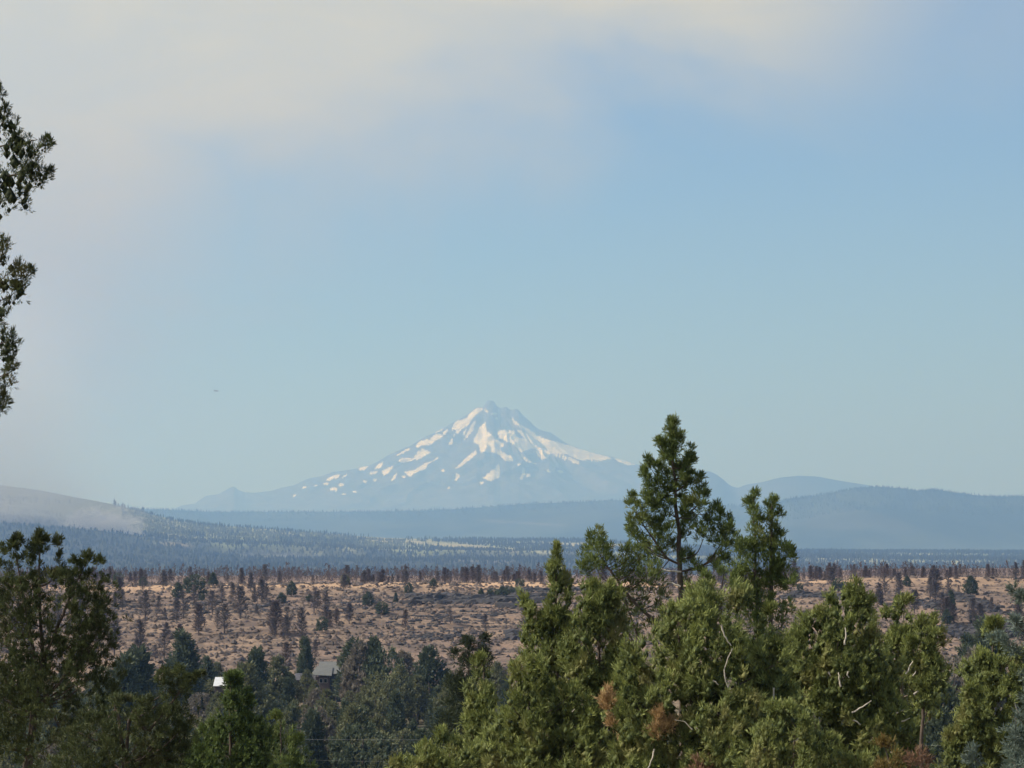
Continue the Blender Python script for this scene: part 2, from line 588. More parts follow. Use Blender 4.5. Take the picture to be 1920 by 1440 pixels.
def clear2(V):
    px, py = proj(V[:, 0], V[:, 1], V[:, 2])
    wob = 4 * fbm(px / 40, py / 15, 31, 4)
    top = np.interp(px, [1520, 1560, 1610, 1660, 1710, 1735], [968, 958, 956, 966, 983, 994])
    bot = np.interp(px, [1480, 1560, 1640, 1735], [994, 990, 992, 997])
    return 0.05 * sstep(-3, 3, py + wob - top) * sstep(3, -3, py + wob - bot) * sstep(1500, 1530, px) * sstep(1740, 1715, px)


r2, r2_h = ridge('wooded_hill', CREST_R2, 12600, 16000, 20000, -55, M_RIDGE, np.arange(1340, 2700, 4.0), 60, 1.0, 40, 900, 2, clear2, -55, 7)

CREST_R3 = [(1210, 960), (1250, 905), (1280, 888), (1298, 884), (1310, 882), (1331, 884), (1343, 890), (1352, 896), (1360, 903), (1367, 910), (1375, 913), (1383, 915), (1397, 909), (1428, 904), (1450, 898), (1465, 895), (1495, 892), (1527, 893), (1545, 896), (1577, 902), (1622, 909), (1700, 925), (1900, 940), (2200, 960), (2700, 985)]
r3, _ = ridge('distant_butte', CREST_R3, 22500, 26500, 30000, -20, M_BUTTE, np.arange(1210, 2700, 5.0), 30, 1.05, 60, 900, 0, None, -20, 9)

# ------------------------------------------------------------------ the volcano
CREST_M = [(200, 1000), (300, 966), (325, 955), (345, 947), (367, 944), (377, 937), (387, 930), (398, 928), (410, 927), (420, 922), (430, 916), (437, 912), (441, 913), (449, 919), (460, 923), (480, 924), (510, 920), (530, 914), (552, 910), (570, 901), (582, 896), (607, 892), (617, 888), (625, 885), (650, 882), (670, 878), (695, 872), (706, 867), (717, 861), (728, 853), (745, 846), (758, 840), (770, 836), (785, 826), (800, 817), (815, 812), (830, 804), (847, 794), (862, 785), (876, 777), (887, 769), (895, 763), (905, 764), (911, 755), (914, 752), (919, 750), (923, 751), (927, 753), (930, 759), (933, 762), (938, 766), (945, 763), (950, 763), (955, 768), (960, 769), (966, 766), (972, 768), (979, 777), (985, 783), (993, 789), (1003, 800), (1010, 805), (1020, 808), (1032, 811), (1044, 819), (1060, 830), (1075, 837), (1091, 843), (1120, 851), (1149, 857), (1172, 864), (1195, 871), (1211, 873), (1240, 885), (1290, 925), (1340, 975), (1380, 1000)]
D_M = 34000.0


def z3(pts):
    return [(780 + x * .2396, 720 + y * .2396) for x, y in pts]


def z2(pts):
    return [(320 + x * .25, 720 + y * .25) for x, y in pts]


def dots(lst, fn):
    out = []
    for x, y, rx, ry in lst:
        out.append(fn([(x + rx * math.cos(a), y + ry * math.sin(a)) for a in np.linspace(0, 2 * math.pi, 9)[:-1]]))
    return out


SNOW = [z3(p) for p in (
    [(515, 180), (480, 185), (430, 225), (400, 262), (340, 285), (300, 310), (278, 355), (320, 350), (315, 385), (330, 392), (370, 345), (410, 325), (430, 285), (470, 235), (515, 200)],
    [(480, 265), (440, 310), (415, 350), (375, 430), (395, 425), (440, 370), (465, 305)],
    [(385, 355), (350, 405), (365, 412), (395, 365)],
    [(215, 343), (115, 385), (130, 390), (200, 364)], [(250, 350), (205, 385), (220, 395), (245, 372)],
    [(215, 400), (150, 395), (110, 430), (30, 450), (0, 480), (0, 500), (60, 480), (120, 470), (150, 435), (215, 412)],
    [(285, 432), (255, 470), (270, 478), (287, 455)],
    [(110, 520), (50, 535), (0, 565), (0, 600), (50, 575), (110, 540)],
    [(175, 565), (130, 600), (70, 620), (0, 665), (0, 690), (70, 650), (100, 620), (170, 588)],
    [(545, 300), (500, 340), (480, 380), (450, 450), (490, 475), (515, 530), (600, 535), (650, 550), (700, 600), (765, 605), (745, 560), (670, 535), (660, 500), (690, 485), (680, 460), (640, 445), (600, 400), (555, 375), (545, 330)],
    [(490, 520), (430, 550), (380, 590), (300, 668), (330, 660), (400, 610), (480, 540)],
    [(345, 710), (310, 715), (298, 745), (320, 752), (345, 730)],
    [(645, 615), (630, 650), (580, 685), (545, 720), (520, 725), (525, 740), (590, 755), (655, 730), (657, 660)],
    [(850, 655), (825, 665), (825, 710), (810, 745), (835, 745), (850, 710)],
    [(640, 370), (700, 355), (760, 365), (800, 420), (850, 430), (800, 370), (780, 360), (850, 375), (920, 385), (1000, 425), (1100, 450), (1250, 500), (1400, 555), (1530, 580), (1450, 600), (1350, 590), (1290, 600), (1180, 550), (1060, 540), (1030, 580), (980, 590), (950, 560), (940, 510), (900, 500), (830, 535), (800, 515), (770, 470), (700, 440), (650, 420)],
    [(755, 268), (800, 305), (880, 360), (930, 385), (925, 396), (860, 372), (800, 325), (755, 282)],
    [(1170, 468), (1300, 513), (1450, 556), (1530, 578), (1520, 588), (1400, 555), (1250, 500)],
    [(1545, 583), (1600, 588), (1730, 630), (1660, 637), (1600, 614)],
    [(800, 540), (860, 585), (960, 635), (860, 605)],
    [(1020, 668), (1040, 668), (1055, 692), (1035, 692)], [(1100, 675), (1150, 680), (1150, 697), (1110, 690)],
    [(1080, 545), (1200, 575), (1290, 618), (1270, 626), (1180, 585), (1080, 560)],
    [(525, 190), (545, 195), (575, 218), (560, 222)])]
SNOW += [z2(p) for p in (
    [(1800, 475), (1690, 530), (1720, 528), (1790, 490)], [(1920, 418), (1870, 430), (1860, 460), (1920, 455)],
    [(1900, 480), (1850, 510), (1820, 550), (1700, 570), (1720, 590), (1800, 580), (1880, 540), (1920, 530)],
    [(1610, 578), (1560, 598), (1532, 637), (1570, 632)], [(1410, 635), (1430, 618), (1480, 617), (1450, 648), (1420, 652)],
    [(1555, 650), (1490, 668), (1500, 682), (1545, 667)], [(1680, 610), (1580, 650), (1600, 690), (1630, 670), (1660, 640)],
    [(1700, 660), (1650, 720), (1655, 737), (1690, 700)],
    [(1920, 590), (1850, 640), (1750, 660), (1790, 695), (1850, 660), (1920, 630)],
    [(1265, 678), (1200, 693), (1170, 718), (1190, 724), (1260, 697)], [(1320, 678), (1295, 690), (1288, 704), (1315, 693)])]
SNOW += dots([(515, 772, 16, 12), (880, 715, 18, 14), (610, 235, 25, 7), (210, 675, 14, 12), (305, 405, 10, 8), (255, 812, 10, 8), (805, 628, 14, 12), (625, 270, 14, 6)], z3)
SNOW += dots([(1005, 775, 16, 7), (930, 836, 14, 6), (1090, 762, 12, 6), (1165, 748, 24, 9), (1225, 787, 28, 12), (1280, 755, 22, 12), (1300, 825, 14, 7), (1380, 810, 16, 6), (1460, 730, 14, 8), (1530, 718, 14, 9), (1750, 697, 14, 10)], z2)


def in_poly(px, py, poly):
    poly = np.asarray(poly)
    res = np.zeros(len(px), bool)
    bb = (px > poly[:, 0].min()) & (px < poly[:, 0].max()) & (py > poly[:, 1].min()) & (py < poly[:, 1].max())
    idx = np.where(bb)[0]
    x = px[idx]; y = py[idx]; c = np.zeros(len(idx), bool)
    j = len(poly) - 1
    for i in range(len(poly)):
        xi, yi = poly[i]; xj, yj = poly[j]
        if yi != yj:
            cond = ((yi > y) != (yj > y)) & (x < (xj - xi) * (y - yi) / (yj - yi) + xi)
            c ^= cond
        j = i
    res[idx] = c
    return res


def build_mountain():
    pxs = np.arange(200, 1381, 1.8)
    n = len(pxs); rows = 140
    cx = np.array([c[0] for c in CREST_M]); cy = np.array([c[1] for c in CREST_M], float)
    yc = np.interp(pxs, cx, cy) + 0.5 * fbm(pxs / 4, pxs * 0, 2, 3)
    zc = P(pxs, yc, D_M)[:, 2]
    zfoot = 250.0
    tf = np.linspace(0, 1, rows)
    s = 1 - tf                                     # distance down from the crest
    depth = 4600.0
    tb = np.linspace(0, 1, 16)[1:]
    Yr = np.concatenate([D_M - depth * s, D_M + 4000 * tb])
    slope = (pxs - 960) / FPX / CP
    Xg = D_M * slope[None, :] * (Yr / D_M)[:, None]
    Yg = np.repeat(Yr[:, None], n, 1)
    prof = np.concatenate([(1 - s ** 0.82), 1 - tb ** 0.85])
    Z = zfoot + (zc[None, :] - zfoot) * prof[:, None]
    Z[rows:] = np.where(zc[None, :] > zfoot, Z[rows:], zc[None, :])
    # radiating ridges and gullies around the summit
    x0 = (935 - 960) / FPX * D_M
    dx = Xg - x0; dy = (D_M + 150) - Yg
    rad = np.hypot(dx, dy)
    ang = np.arctan2(dx, np.maximum(dy, 1))
    warp = 0.35 * fbm(Xg / 900, Yg / 900, 6, 3)
    rid = 1 - np.abs(2 * vnoise((ang + warp) * 6.5, rad / 2600, 41) - 1)
    rid2 = 1 - np.abs(2 * vnoise((ang + warp) * 17, rad / 1200, 43) - 1)
    env = np.concatenate([np.clip(s * 9, 0, 1) ** 0.8 * np.clip((1 - s) * 2.5, 0, 1), np.zeros(len(tb))])[:, None]
    near = sstep(5200, 500, rad)
    Z = Z + env * near * (165 * (rid - 0.6) + 62 * (rid2 - 0.6)) + env * 22 * fbm(Xg / 140, Yg / 140, 51, 4)
    V = np.stack([Xg, Yg, Z], -1).reshape(-1, 3)
    nr_ = len(Yr)
    i, j = np.meshgrid(np.arange(nr_ - 1), np.arange(n - 1), indexing='ij')
    i = i.ravel(); j = j.ravel()
    F = np.stack([i * n + j, i * n + j + 1, (i + 1) * n + j + 1, (i + 1) * n + j], -1)
    px, py = proj(V[:, 0], V[:, 1], V[:, 2])
    qx = px + 1.3 * fbm(px / 7, py / 7, 61, 3); qy = py + 1.1 * fbm(px / 7, py / 7, 67, 3)
    sn = np.zeros(len(V), bool)
    for p in SNOW:
        sn |= in_poly(qx, qy, p)
    sn[(nr_ - len(tb)) * n:] = False
    link('mountain', mesh_np('mountain', V, F, mountain_material(), smooth=True, attrs={'snow': ('POINT', sn.astype(float))}), kind='structure')


build_mountain()

# ------------------------------------------------------------------ air
hv, hf = box(-41000, 41000, -41000, 58000, -81.5, 1840)
mh = bpy.data.materials.new('haze_air'); mh.use_nodes = True
t = mh.node_tree; t.nodes.clear()
pv = t.nodes.new('ShaderNodeVolumePrincipled')
HAZE_DENS = 0.000092
pv.inputs['Color'].default_value = (0.285, 0.525, 1.0, 1)
pv.inputs['Absorption Color'].default_value = (0.62, 0.68, 1.0, 1)
pv.inputs['Density'].default_value = HAZE_DENS
pv.inputs['Anisotropy'].default_value = 0.38
mo = t.nodes.new('ShaderNodeOutputMaterial')
t.links.new(pv.outputs[0], mo.inputs['Volume'])
link('haze', mesh_np('haze', hv, hf, mh), kind='stuff')


def smoke_material(name, expr, dens, col=(0.94, 0.935, 0.93)):
    mt = bpy.data.materials.new(name); mt.use_nodes = True
    t_ = NT(mt.node_tree); mt.node_tree.nodes.clear()
    tcn = t_.n('ShaderNodeTexCoord')
    d = expr(t_, tcn.outputs['Object'])
    v = t_.n('ShaderNodeVolumePrincipled')
    v.inputs['Color'].default_value = (*col, 1)
    v.inputs['Anisotropy'].default_value = 0.15
    t_.link(t_.math('MULTIPLY', d, dens), v.inputs['Density'])
    o = t_.n('ShaderNodeOutputMaterial')
    t_.link(v.outputs[0], o.inputs['Volume'])
    return mt


def ellip(cx, cy, cz, rx, ry, rz, nu=20, nv=12):
    V = []; F = []
    for a in range(nv + 1):
        th = math.pi * a / nv
        for b in range(nu):
            ph = 2 * math.pi * b / nu
            V.append((cx + rx * math.sin(th) * math.cos(ph), cy + ry * math.sin(th) * math.sin(ph), cz + rz * math.cos(th)))
    for a in range(nv):
        for b in range(nu):
            c = (b + 1) % nu
            F.append((a * nu + b, (a + 1) * nu + b, (a + 1) * nu + c, a * nu + c))
    return np.array(V), np.array(F)


def smoke(name, px0, px1, py0, py1, d, depth, dens, expr, label):
    a = P(px0, py1, d); b = P(px1, py0, d)
    c = (a + b) / 2
    hx = (b[0] - a[0]) / 2; hz = (b[2] - a[2]) / 2
    V, F = box(-hx, hx, -depth / 2, depth / 2, -hz, hz)
    # object space scaled so that the box runs from -1 to 1
    V = V / np.array([hx, depth / 2, hz])
    o = link(name, mesh_np(name, V, F, smoke_material(name, expr, dens)), kind='stuff')
    o.location = c; o.scale = (hx, depth / 2, hz)
    o['label'] = label
    return o


def plume_expr(t_, v):
    sp_ = t_.n('ShaderNodeSeparateXYZ'); t_.link(v, sp_.inputs[0])
    x, y, z = sp_.outputs
    n1 = t_.noise(t_.mapping(v, (1.6, 1.0, 2.4)), 1.4, 5, 0.62, 0.6)
    n2 = t_.noise(t_.mapping(v, (1.0, 1.0, 1.6)), 6.0, 4, 0.6, 0.3)
    nn = t_.math('ADD', t_.math('MULTIPLY', n1, 0.7), t_.math('MULTIPLY', n2, 0.3))
    dv = t_.math('MULTIPLY', t_.math('SUBTRACT', nn, 0.5), 1.5)
    # the right edge leans left as the smoke climbs
    edge = t_.math('ADD', t_.math('ADD', x, t_.math('MULTIPLY', t_.math('ADD', z, 1.0), 0.16)), dv)
    me_ = t_.smooth(edge, 1.0, 0.15)
    fy = t_.smooth(t_.math('ABSOLUTE', y), 0.98, 0.5)
    top = t_.smooth(z, 1.0, -0.1)
    bot = t_.smooth(t_.math('ADD', z, t_.math('MULTIPLY', dv, 0.05)), -0.985, -0.90)
    base = t_.smooth(z, -0.4, -0.97, 0.55, 1.0)
    k = t_.math('MULTIPLY', t_.math('MULTIPLY', me_, fy), t_.math('MULTIPLY', top, bot))
    k = t_.math('MULTIPLY', k, base)
    return t_.math('MULTIPLY', k, t_.smooth(nn, 0.36, 0.62, 0.35, 1.0))


smoke('smoke_plume', -420, 300, 430, 1016, 7300, 700, 0.0048, plume_expr, 'pale wildfire smoke rising from the wooded hillside at left')


def base_expr(t_, v):
    sp_ = t_.n('ShaderNodeSeparateXYZ'); t_.link(v, sp_.inputs[0])
    x, y, z = sp_.outputs
    n1 = t_.noise(t_.mapping(v, (2.2, 1.0, 1.4)), 1.6, 5, 0.65, 0.8)
    dv = t_.math('SUBTRACT', n1, 0.5)
    r2 = t_.math('ADD', t_.math('MULTIPLY', x, x), t_.math('MULTIPLY', y, y))
    r = t_.math('ADD', t_.math('SQRT', r2), t_.math('MULTIPLY', dv, 2.2))
    top = t_.math('ADD', z, t_.math('MULTIPLY', dv, 2.2))
    k = t_.math('MULTIPLY', t_.smooth(r, 0.95, 0.0), t_.smooth(top, 0.5, -1.1))
    k = t_.math('MULTIPLY', k, t_.math('MULTIPLY', t_.smooth(t_.math('ABSOLUTE', x), 1.0, 0.6), t_.smooth(t_.math('ABSOLUTE', y), 1.0, 0.6)))
    return t_.math('MULTIPLY', k, t_.math('MULTIPLY', t_.smooth(z, -1.0, -0.85), t_.smooth(z, 1.0, 0.6)))


smoke('smoke_puff', 90, 290, 930, 1014, 7250, 300, 0.075, base_expr, 'white smoke puff at the foot of the left plume')
smoke('smoke_wisp', 400, 640, 1018, 1058, 6600, 200, 0.005, base_expr, 'thin smoke wisp over the dark forest below the hill')
smoke('smoke_wisp', 640, 860, 1040, 1064, 6300, 200, 0.004, base_expr, 'thin low smoke wisp right of centre over the forest')


# ------------------------------------------------------------------ foliage kit
def sprig(rng, blades, spread, w_, stem=True):
    """a juniper spray: slim diamonds along and around a short stem (unit length, +Z)"""
    out = []
    for b in range(blades):
        h = (b / max(1, blades - 1)) * 0.6 if stem else 0.0
        th = rng.uniform(0.25, 1.0) * spread * (1.0 if b < blades - 1 else 0.15)
        ph = rng.uniform(0, 2 * math.pi)
        d = np.array([math.sin(th) * math.cos(ph), math.sin(th) * math.sin(ph), math.cos(th)])
        s = np.cross(d, [0.3, 0.5, 0.8]); s /= np.linalg.norm(s)
        s2 = np.cross(d, s)
        a = rng.uniform(0, math.pi)
        s = math.cos(a) * s + math.sin(a) * s2
        L = rng.uniform(0.6, 1.05)
        o = np.array([0, 0, h])
        m_ = o + d * L * 0.55
        wd = w_ * rng.uniform(0.7, 1.2)
        out.append([o, m_ - s * wd / 2, o + d * L, m_ + s * wd / 2])
    return np.array(out).reshape(-1, 3)


ICO_V = None


def ico():
    global ICO_V
    if ICO_V is None:
        p = (1 + 5 ** .5) / 2
        V = np.array([(-1, p, 0), (1, p, 0), (-1, -p, 0), (1, -p, 0), (0, -1, p), (0, 1, p), (0, -1, -p), (0, 1, -p), (p, 0, -1), (p, 0, 1), (-p, 0, -1), (-p, 0, 1)], float)
        V /= np.linalg.norm(V[0])
        F = np.array([(0, 11, 5), (0, 5, 1), (0, 1, 7), (0, 7, 10), (0, 10, 11), (1, 5, 9), (5, 11, 4), (11, 10, 2), (10, 7, 6), (7, 1, 8), (3, 9, 4), (3, 4, 2), (3, 2, 6), (3, 6, 8), (3, 8, 9), (4, 9, 5), (2, 4, 11), (6, 2, 10), (8, 6, 7), (9, 8, 1)])
        ICO_V = (V, F)
    return ICO_V


def foliage(cl, rng, tuft, per, blades=6, spread=0.95, w_=0.2, up=0.75, stretch=1.45, core=0.55, flat=False, stem=True, young=None):
    """cl: (n,7) centre xyz, radius, outward xyz. Returns V, F(quads), tint per face"""
    cl = np.asarray(cl, float)
    n = len(cl)
    idx = np.repeat(np.arange(n), per)
    N = len(idx)
    d = rng.normal(size=(N, 3))
    out = cl[idx, 4:7]
    d = d + out * 0.7 + np.array([0, 0, 0.35])
    d /= np.linalg.norm(d, axis=1, keepdims=True)
    r = cl[idx, 3]
    st = np.array([1, 1, stretch]) if not flat else np.array([1.25, 1.25, 0.45])
    pos = cl[idx, :3] + d * (r * rng.uniform(0.35, 1.0, N) ** 0.7)[:, None] * st
    td = d * 0.8 + out * 0.35 + np.array([0, 0, up]) + rng.normal(size=(N, 3)) * 0.3
    td /= np.linalg.norm(td, axis=1, keepdims=True)
    a = np.cross(td, rng.normal(size=(N, 3))); a /= np.linalg.norm(a, axis=1, keepdims=True) + 1e-9
    b = np.cross(td, a)
    T = np.array([sprig(rng, blades, spread, w_, stem) for _ in range(8)])
    which = rng.integers(0, 8, N)
    loc = T[which]
    sc = (tuft * rng.uniform(0.7, 1.3, N))[:, None, None]
    V = pos[:, None] + sc * (loc[:, :, 0:1] * a[:, None] + loc[:, :, 1:2] * b[:, None] + loc[:, :, 2:3] * td[:, None])
    V = V.reshape(-1, 3)
    F = np.arange(len(V)).reshape(-1, 4)
    ct = rng.uniform(0, 1, n)[idx]
    tt = np.clip(0.5 * ct + 0.5 * rng.uniform(0, 1, N), 0, 1)
    tint = np.repeat(tt, blades)
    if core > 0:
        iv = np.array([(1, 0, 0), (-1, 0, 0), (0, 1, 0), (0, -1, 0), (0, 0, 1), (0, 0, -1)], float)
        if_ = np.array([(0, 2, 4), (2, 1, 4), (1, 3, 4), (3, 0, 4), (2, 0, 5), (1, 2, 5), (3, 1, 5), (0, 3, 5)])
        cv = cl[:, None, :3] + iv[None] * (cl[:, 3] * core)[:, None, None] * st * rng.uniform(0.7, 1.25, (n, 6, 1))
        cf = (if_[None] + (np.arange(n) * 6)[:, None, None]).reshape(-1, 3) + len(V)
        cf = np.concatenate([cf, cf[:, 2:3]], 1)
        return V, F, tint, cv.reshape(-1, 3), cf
    return V, F, tint, None, None


def crown_mesh(name, cl, rng, mat, **kw):
    V, F, tint, cv, cf = foliage(cl, rng, **kw)
    if cv is not None:
        tf = [tuple(f[:3]) for f in cf]
        # quads and triangles in one mesh: build with variable loop totals
        me = bpy.data.meshes.new(name)
        VV = np.vstack([V, cv]).astype(np.float32)
        loops = np.concatenate([F.ravel(), cf[:, :3].ravel()]).astype(np.int32)
        starts = np.concatenate([np.arange(len(F)) * 4, len(F) * 4 + np.arange(len(cf)) * 3]).astype(np.int32)
        me.vertices.add(len(VV)); me.vertices.foreach_set('co', VV.ravel())
        me.loops.add(len(loops)); me.loops.foreach_set('vertex_index', loops)
        me.polygons.add(len(starts)); me.polygons.foreach_set('loop_start', starts)
        me.materials.append(mat)
        me.update(calc_edges=True)
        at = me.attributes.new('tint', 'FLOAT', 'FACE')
        at.data.foreach_set('value', np.concatenate([tint, np.full(len(cf), 0.1)]).astype(np.float32))  # cores tinted dark: painted shade for the gaps between sprays
        return me
    return mesh_np(name, V, F, mat, attrs={'tint': ('FACE', tint)})


def env_radius(typ, t, hw):
    if typ == 'round':
        q = np.clip(t * 2.0, 0, 1)
        return hw * np.sqrt(np.clip(1 - (1 - q) ** 2, 0, 1)) * (1 - 0.25 * np.clip(t - 0.6, 0, 1))
    if typ == 'cone':
        return hw * (0.06 + 0.94 * np.clip(t, 0, 1) ** 0.85)
    return hw * np.clip(t * 5, 0.12, 1) ** 0.6


def env_clumps(env, D, rng, rpx, cover, cr=None):
    """sprays of foliage gathered in upright flame shaped boughs inside an outline (px, top, bottom, half width, type)"""
    px, yt, yb, hw, typ = env[:5]
    dep = env[5] if len(env) > 5 else 0
    yb = min(yb, 1505) if yt < 1460 else yb
    tt = np.linspace(0, 1, 60)
    rad = env_radius(typ, tt, hw)
    area = (2 * rad).mean() * (yb - yt)
    bs = min(rpx, 0.55 * hw + 2.5)                 # bough scale
    cr = cr or 0.5 * rpx                           # spray radius
    n = max(6, int(1.0 * cover * area / (math.pi * cr * cr)))
    pdf = rad + 6; pdf = pdf / pdf.sum()
    nb_ = int(max(2, n / 15, (yb - yt) / (bs * 2.2)))
    fam = max(4, int(round(n / nb_)))
    t0 = np.interp(rng.uniform(0, 1, nb_), np.concatenate([[0], np.cumsum(pdf)]), np.concatenate([[0], tt + tt[1]]))
    t0 = np.clip(t0, 0, 1)
    t0[: 1 + nb_ // 25] = 0.04 * rng.uniform(0, 1, 1 + nb_ // 25)
    a0 = rng.uniform(0, 2 * math.pi, nb_)
    r0 = env_radius(typ, t0, hw) * (0.35 + 0.65 * np.sqrt(rng.uniform(0, 1, nb_)))
    r0 = r0 * (1 + 0.25 * fbm(a0 * 1.3 + 7, t0 * 5 + px * .1, int(px) % 97, 2))
    k = np.repeat(np.arange(nb_), fam); n = len(k)
    bsz = (bs * rng.uniform(0.7, 1.35, nb_))[k]
    lift = np.tile(np.linspace(-1, 1, fam), nb_) + rng.normal(0, .12, n)
    small = np.clip(0.3 + env_radius(typ, t0, hw) / (3.0 * rpx), 0.3, 1)[k]
    spread = bsz * 1.15 * small * (1.0 - 0.72 * lift).clip(0.12)
    a = a0[k]
    cx = px + (r0 * np.cos(a0))[k] + spread * rng.normal(0, .72, n) + 0.35 * bsz * np.cos(a) * lift
    cy = (yt + t0 * (yb - yt))[k] - lift * bsz * 2.1 * small
    cy = np.maximum(cy, yt + rng.uniform(1, 7, n))
    dz = (r0 * np.sin(a0))[k] + spread * rng.normal(0, .72, n) + dep
    C = P(cx, cy, D)
    m_ = D / FPX
    C[:, 1] += dz * m_
    rad_c = cr * m_ * rng.uniform(0.65, 1.2, n) * (0.6 + 0.4 * small)
    o = np.stack([np.cos(a) + rng.normal(0, .5, n), np.sin(a) + rng.normal(0, .5, n), np.full(n, 0.7)], 1)
    return np.concatenate([C, rad_c[:, None], o], 1)


def split_clumps(cl, rng, k=6):
    n = len(cl)
    out = np.repeat(cl, k, 0)
    d = rng.normal(size=(n * k, 3)); d /= np.linalg.norm(d, axis=1, keepdims=True)
    out[:, :3] += d * (out[:, 3] * rng.uniform(0.2, 0.95, n * k) ** 0.7)[:, None] * np.array([1, 1, 1.35])
    out[:, 3] *= 0.5 * rng.uniform(0.75, 1.25, n * k)
    out[:, 4:7] = d * 0.8 + np.array([0, 0, 0.5])
    return out


def px_clumps(lst, D, rng, dscale=0.8, sc=0.9):
    out = []
    for q in lst:
        px, py, r = q[:3]
        dz = q[3] if len(q) > 3 else rng.normal(0, 14)
        c = P(px, py, D) + np.array([0, dz * dscale * D / FPX, 0])
        out.append([*c, r * sc * D / FPX, rng.normal(0, .3), rng.normal(0, .3), 0.7])
    return split_clumps(np.array(out), rng)


def trunk_tube(pts, r0, r1, rng, n=26, sides=8):
    path = spline(pts, n)
    path[1:-1, 0] += rng.normal(0, r0 * 0.12, n - 2); path[1:-1, 1] += rng.normal(0, r0 * 0.12, n - 2)
    rad = np.linspace(r0, r1, n) * (1 + 0.08 * rng.normal(size=n))
    V, F = tube(path, rad, sides)
    return path, rad, V, F


def limb_to(path, rad, target, rng, sides=5, n=9):
    """a branch leaving the trunk below the target and curving up into it"""
    hz = np.hypot(path[:, 0] - target[0], path[:, 1] - target[1])
    want = target[2] - hz * rng.uniform(0.45, 0.9)
    k = int(np.argmin(np.abs(path[:, 2] - want)))
    a = path[k]
    mid = a * 0.45 + np.asarray(target) * 0.55
    mid = mid + np.array([0, 0, -0.10 * np.linalg.norm(np.asarray(target) - a)]) + rng.normal(0, 0.03, 3) * np.linalg.norm(np.asarray(target) - a)
    p = spline([a, mid, target], n)
    r0 = min(rad[k] * 0.55, 0.006 + 0.016 * np.linalg.norm(np.asarray(target) - a))
    return tube(p, np.linspace(r0, r0 * 0.3, n), sides)


def near_tree(name, label, cat, D, px_base, trunks, clumps, rng, mat, tuft_px=10, per=22, n_limbs=9, bark=M_BARK, group=None, kw=None, dead=None, rust=None, twigs=None, twig_bark=None, fill=0.25):
    """D metres away; every coordinate is turned into world metres before anything is built"""
    m_ = D / FPX
    bx = float(P(px_base, 1040, D)[0])
    bz = float(gz(bx, D))
    root = thing(name, label, cat, (bx, D, bz), group)
    kw = dict(dict(blades=5), **(kw or {}))
    kw['w_'] = 0.15 if mat is M_OLIVE else 0.145
    if mat in (M_JUN, M_JUN2, M_JUN3):
        tuft_px = tuft_px * 1.12
        kw['spread'] = 0.8
    kw['blades'] = min(kw['blades'], 6)
    kw['core'] = 0.95 if mat in (M_JUN, M_JUN3) else min(kw.get('core', .5), 0.5)
    paths = []
    for (pts, r0, r1) in trunks:
        W_ = []
        for q in pts:
            c = P(q[0], q[1], D) + np.array([0, (q[2] if len(q) > 2 else 0) * m_, 0])
            W_.append(c)
        W_ = np.array(W_)
        if W_[0][2] > bz - 0.1 and pts[0][1] > 1380:
            W_ = np.vstack([[[bx + (W_[0][0] - bx) * 0.4, D, bz - 0.15]], W_])
        path, rad, V, F = trunk_tube(W_, r0 * m_, r1 * m_, rng)
        child('trunk', V, F, bark, root, smooth=True)
        paths.append((path, rad))
    tuft_px = tuft_px * 0.85
    per = 9 if mat is M_OLIVE else 8
    if mat is M_OLIVE:
        tuft_px = tuft_px * 0.82
    # main limbs, each its own part; thinner branchwork joined
    order = rng.permutation(len(clumps))
    thin = []
    for q, ci in enumerate(order[: max(n_limbs, min(90, int(len(clumps) * fill * 0.2)))]):
        tgt = clumps[ci, :3]
        path, rad = min(paths, key=lambda pr: np.min(np.linalg.norm(pr[0] - tgt, axis=1)))
        V, F = limb_to(path, rad, tgt, rng)
        if q < n_limbs:
            child('limb', V, F, bark, root, smooth=True)
        else:
            thin.append((V, F))
    if thin:
        o = child('branchwork', *join(thin), bark, root, smooth=True)
        o['kind'] = 'stuff'
    cl = clumps.copy(); cl[:, :3] -= np.array(root.location)
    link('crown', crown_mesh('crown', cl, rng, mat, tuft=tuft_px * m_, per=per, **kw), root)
    for lst, mm in ((dead, M_DEADF), (rust, M_RUST)):
        if lst is not None:
            c2 = px_clumps(lst, D, rng); c2[:, :3] -= np.array(root.location)
            o = link('dead_foliage', crown_mesh('dead_foliage', c2, rng, mm, tuft=tuft_px * m_, per=7, **dict(kw, core=0.15)), root)
            o['label'] = 'orange brown dead foliage' if mm is M_DEADF else 'rusty red dead foliage'
    for tw in (twigs or []):
        pts, r = tw[:2]
        dz = tw[2] if len(tw) > 2 else 0
        W_ = np.array([P(q[0], q[1], D) + np.array([0, dz * m_, 0]) for q in pts])
        p = spline(W_, 3 * len(W_))
        p[1:-1] += rng.normal(0, 0.5 * m_, (len(p) - 2, 3))
        V, F = tube(p, np.linspace(r * m_, r * 0.45 * m_, len(p)), 5)
        o = child('dead_branch', V, F, twig_bark or M_DEADW, root, smooth=True)
        o['label'] = 'bleached bare dead branch'
    return root


def z4(lst):
    return [(1060 + q[0] * .236, 770 + q[1] * .236, q[2] * .236) for q in lst]


def rg(k):
    return np.random.default_rng(1000 + k)


def envs(lst, D, rng, rpx, cover, cr=None):
    return np.concatenate([env_clumps(e, D, rng, rpx, cover, cr) for e in lst])


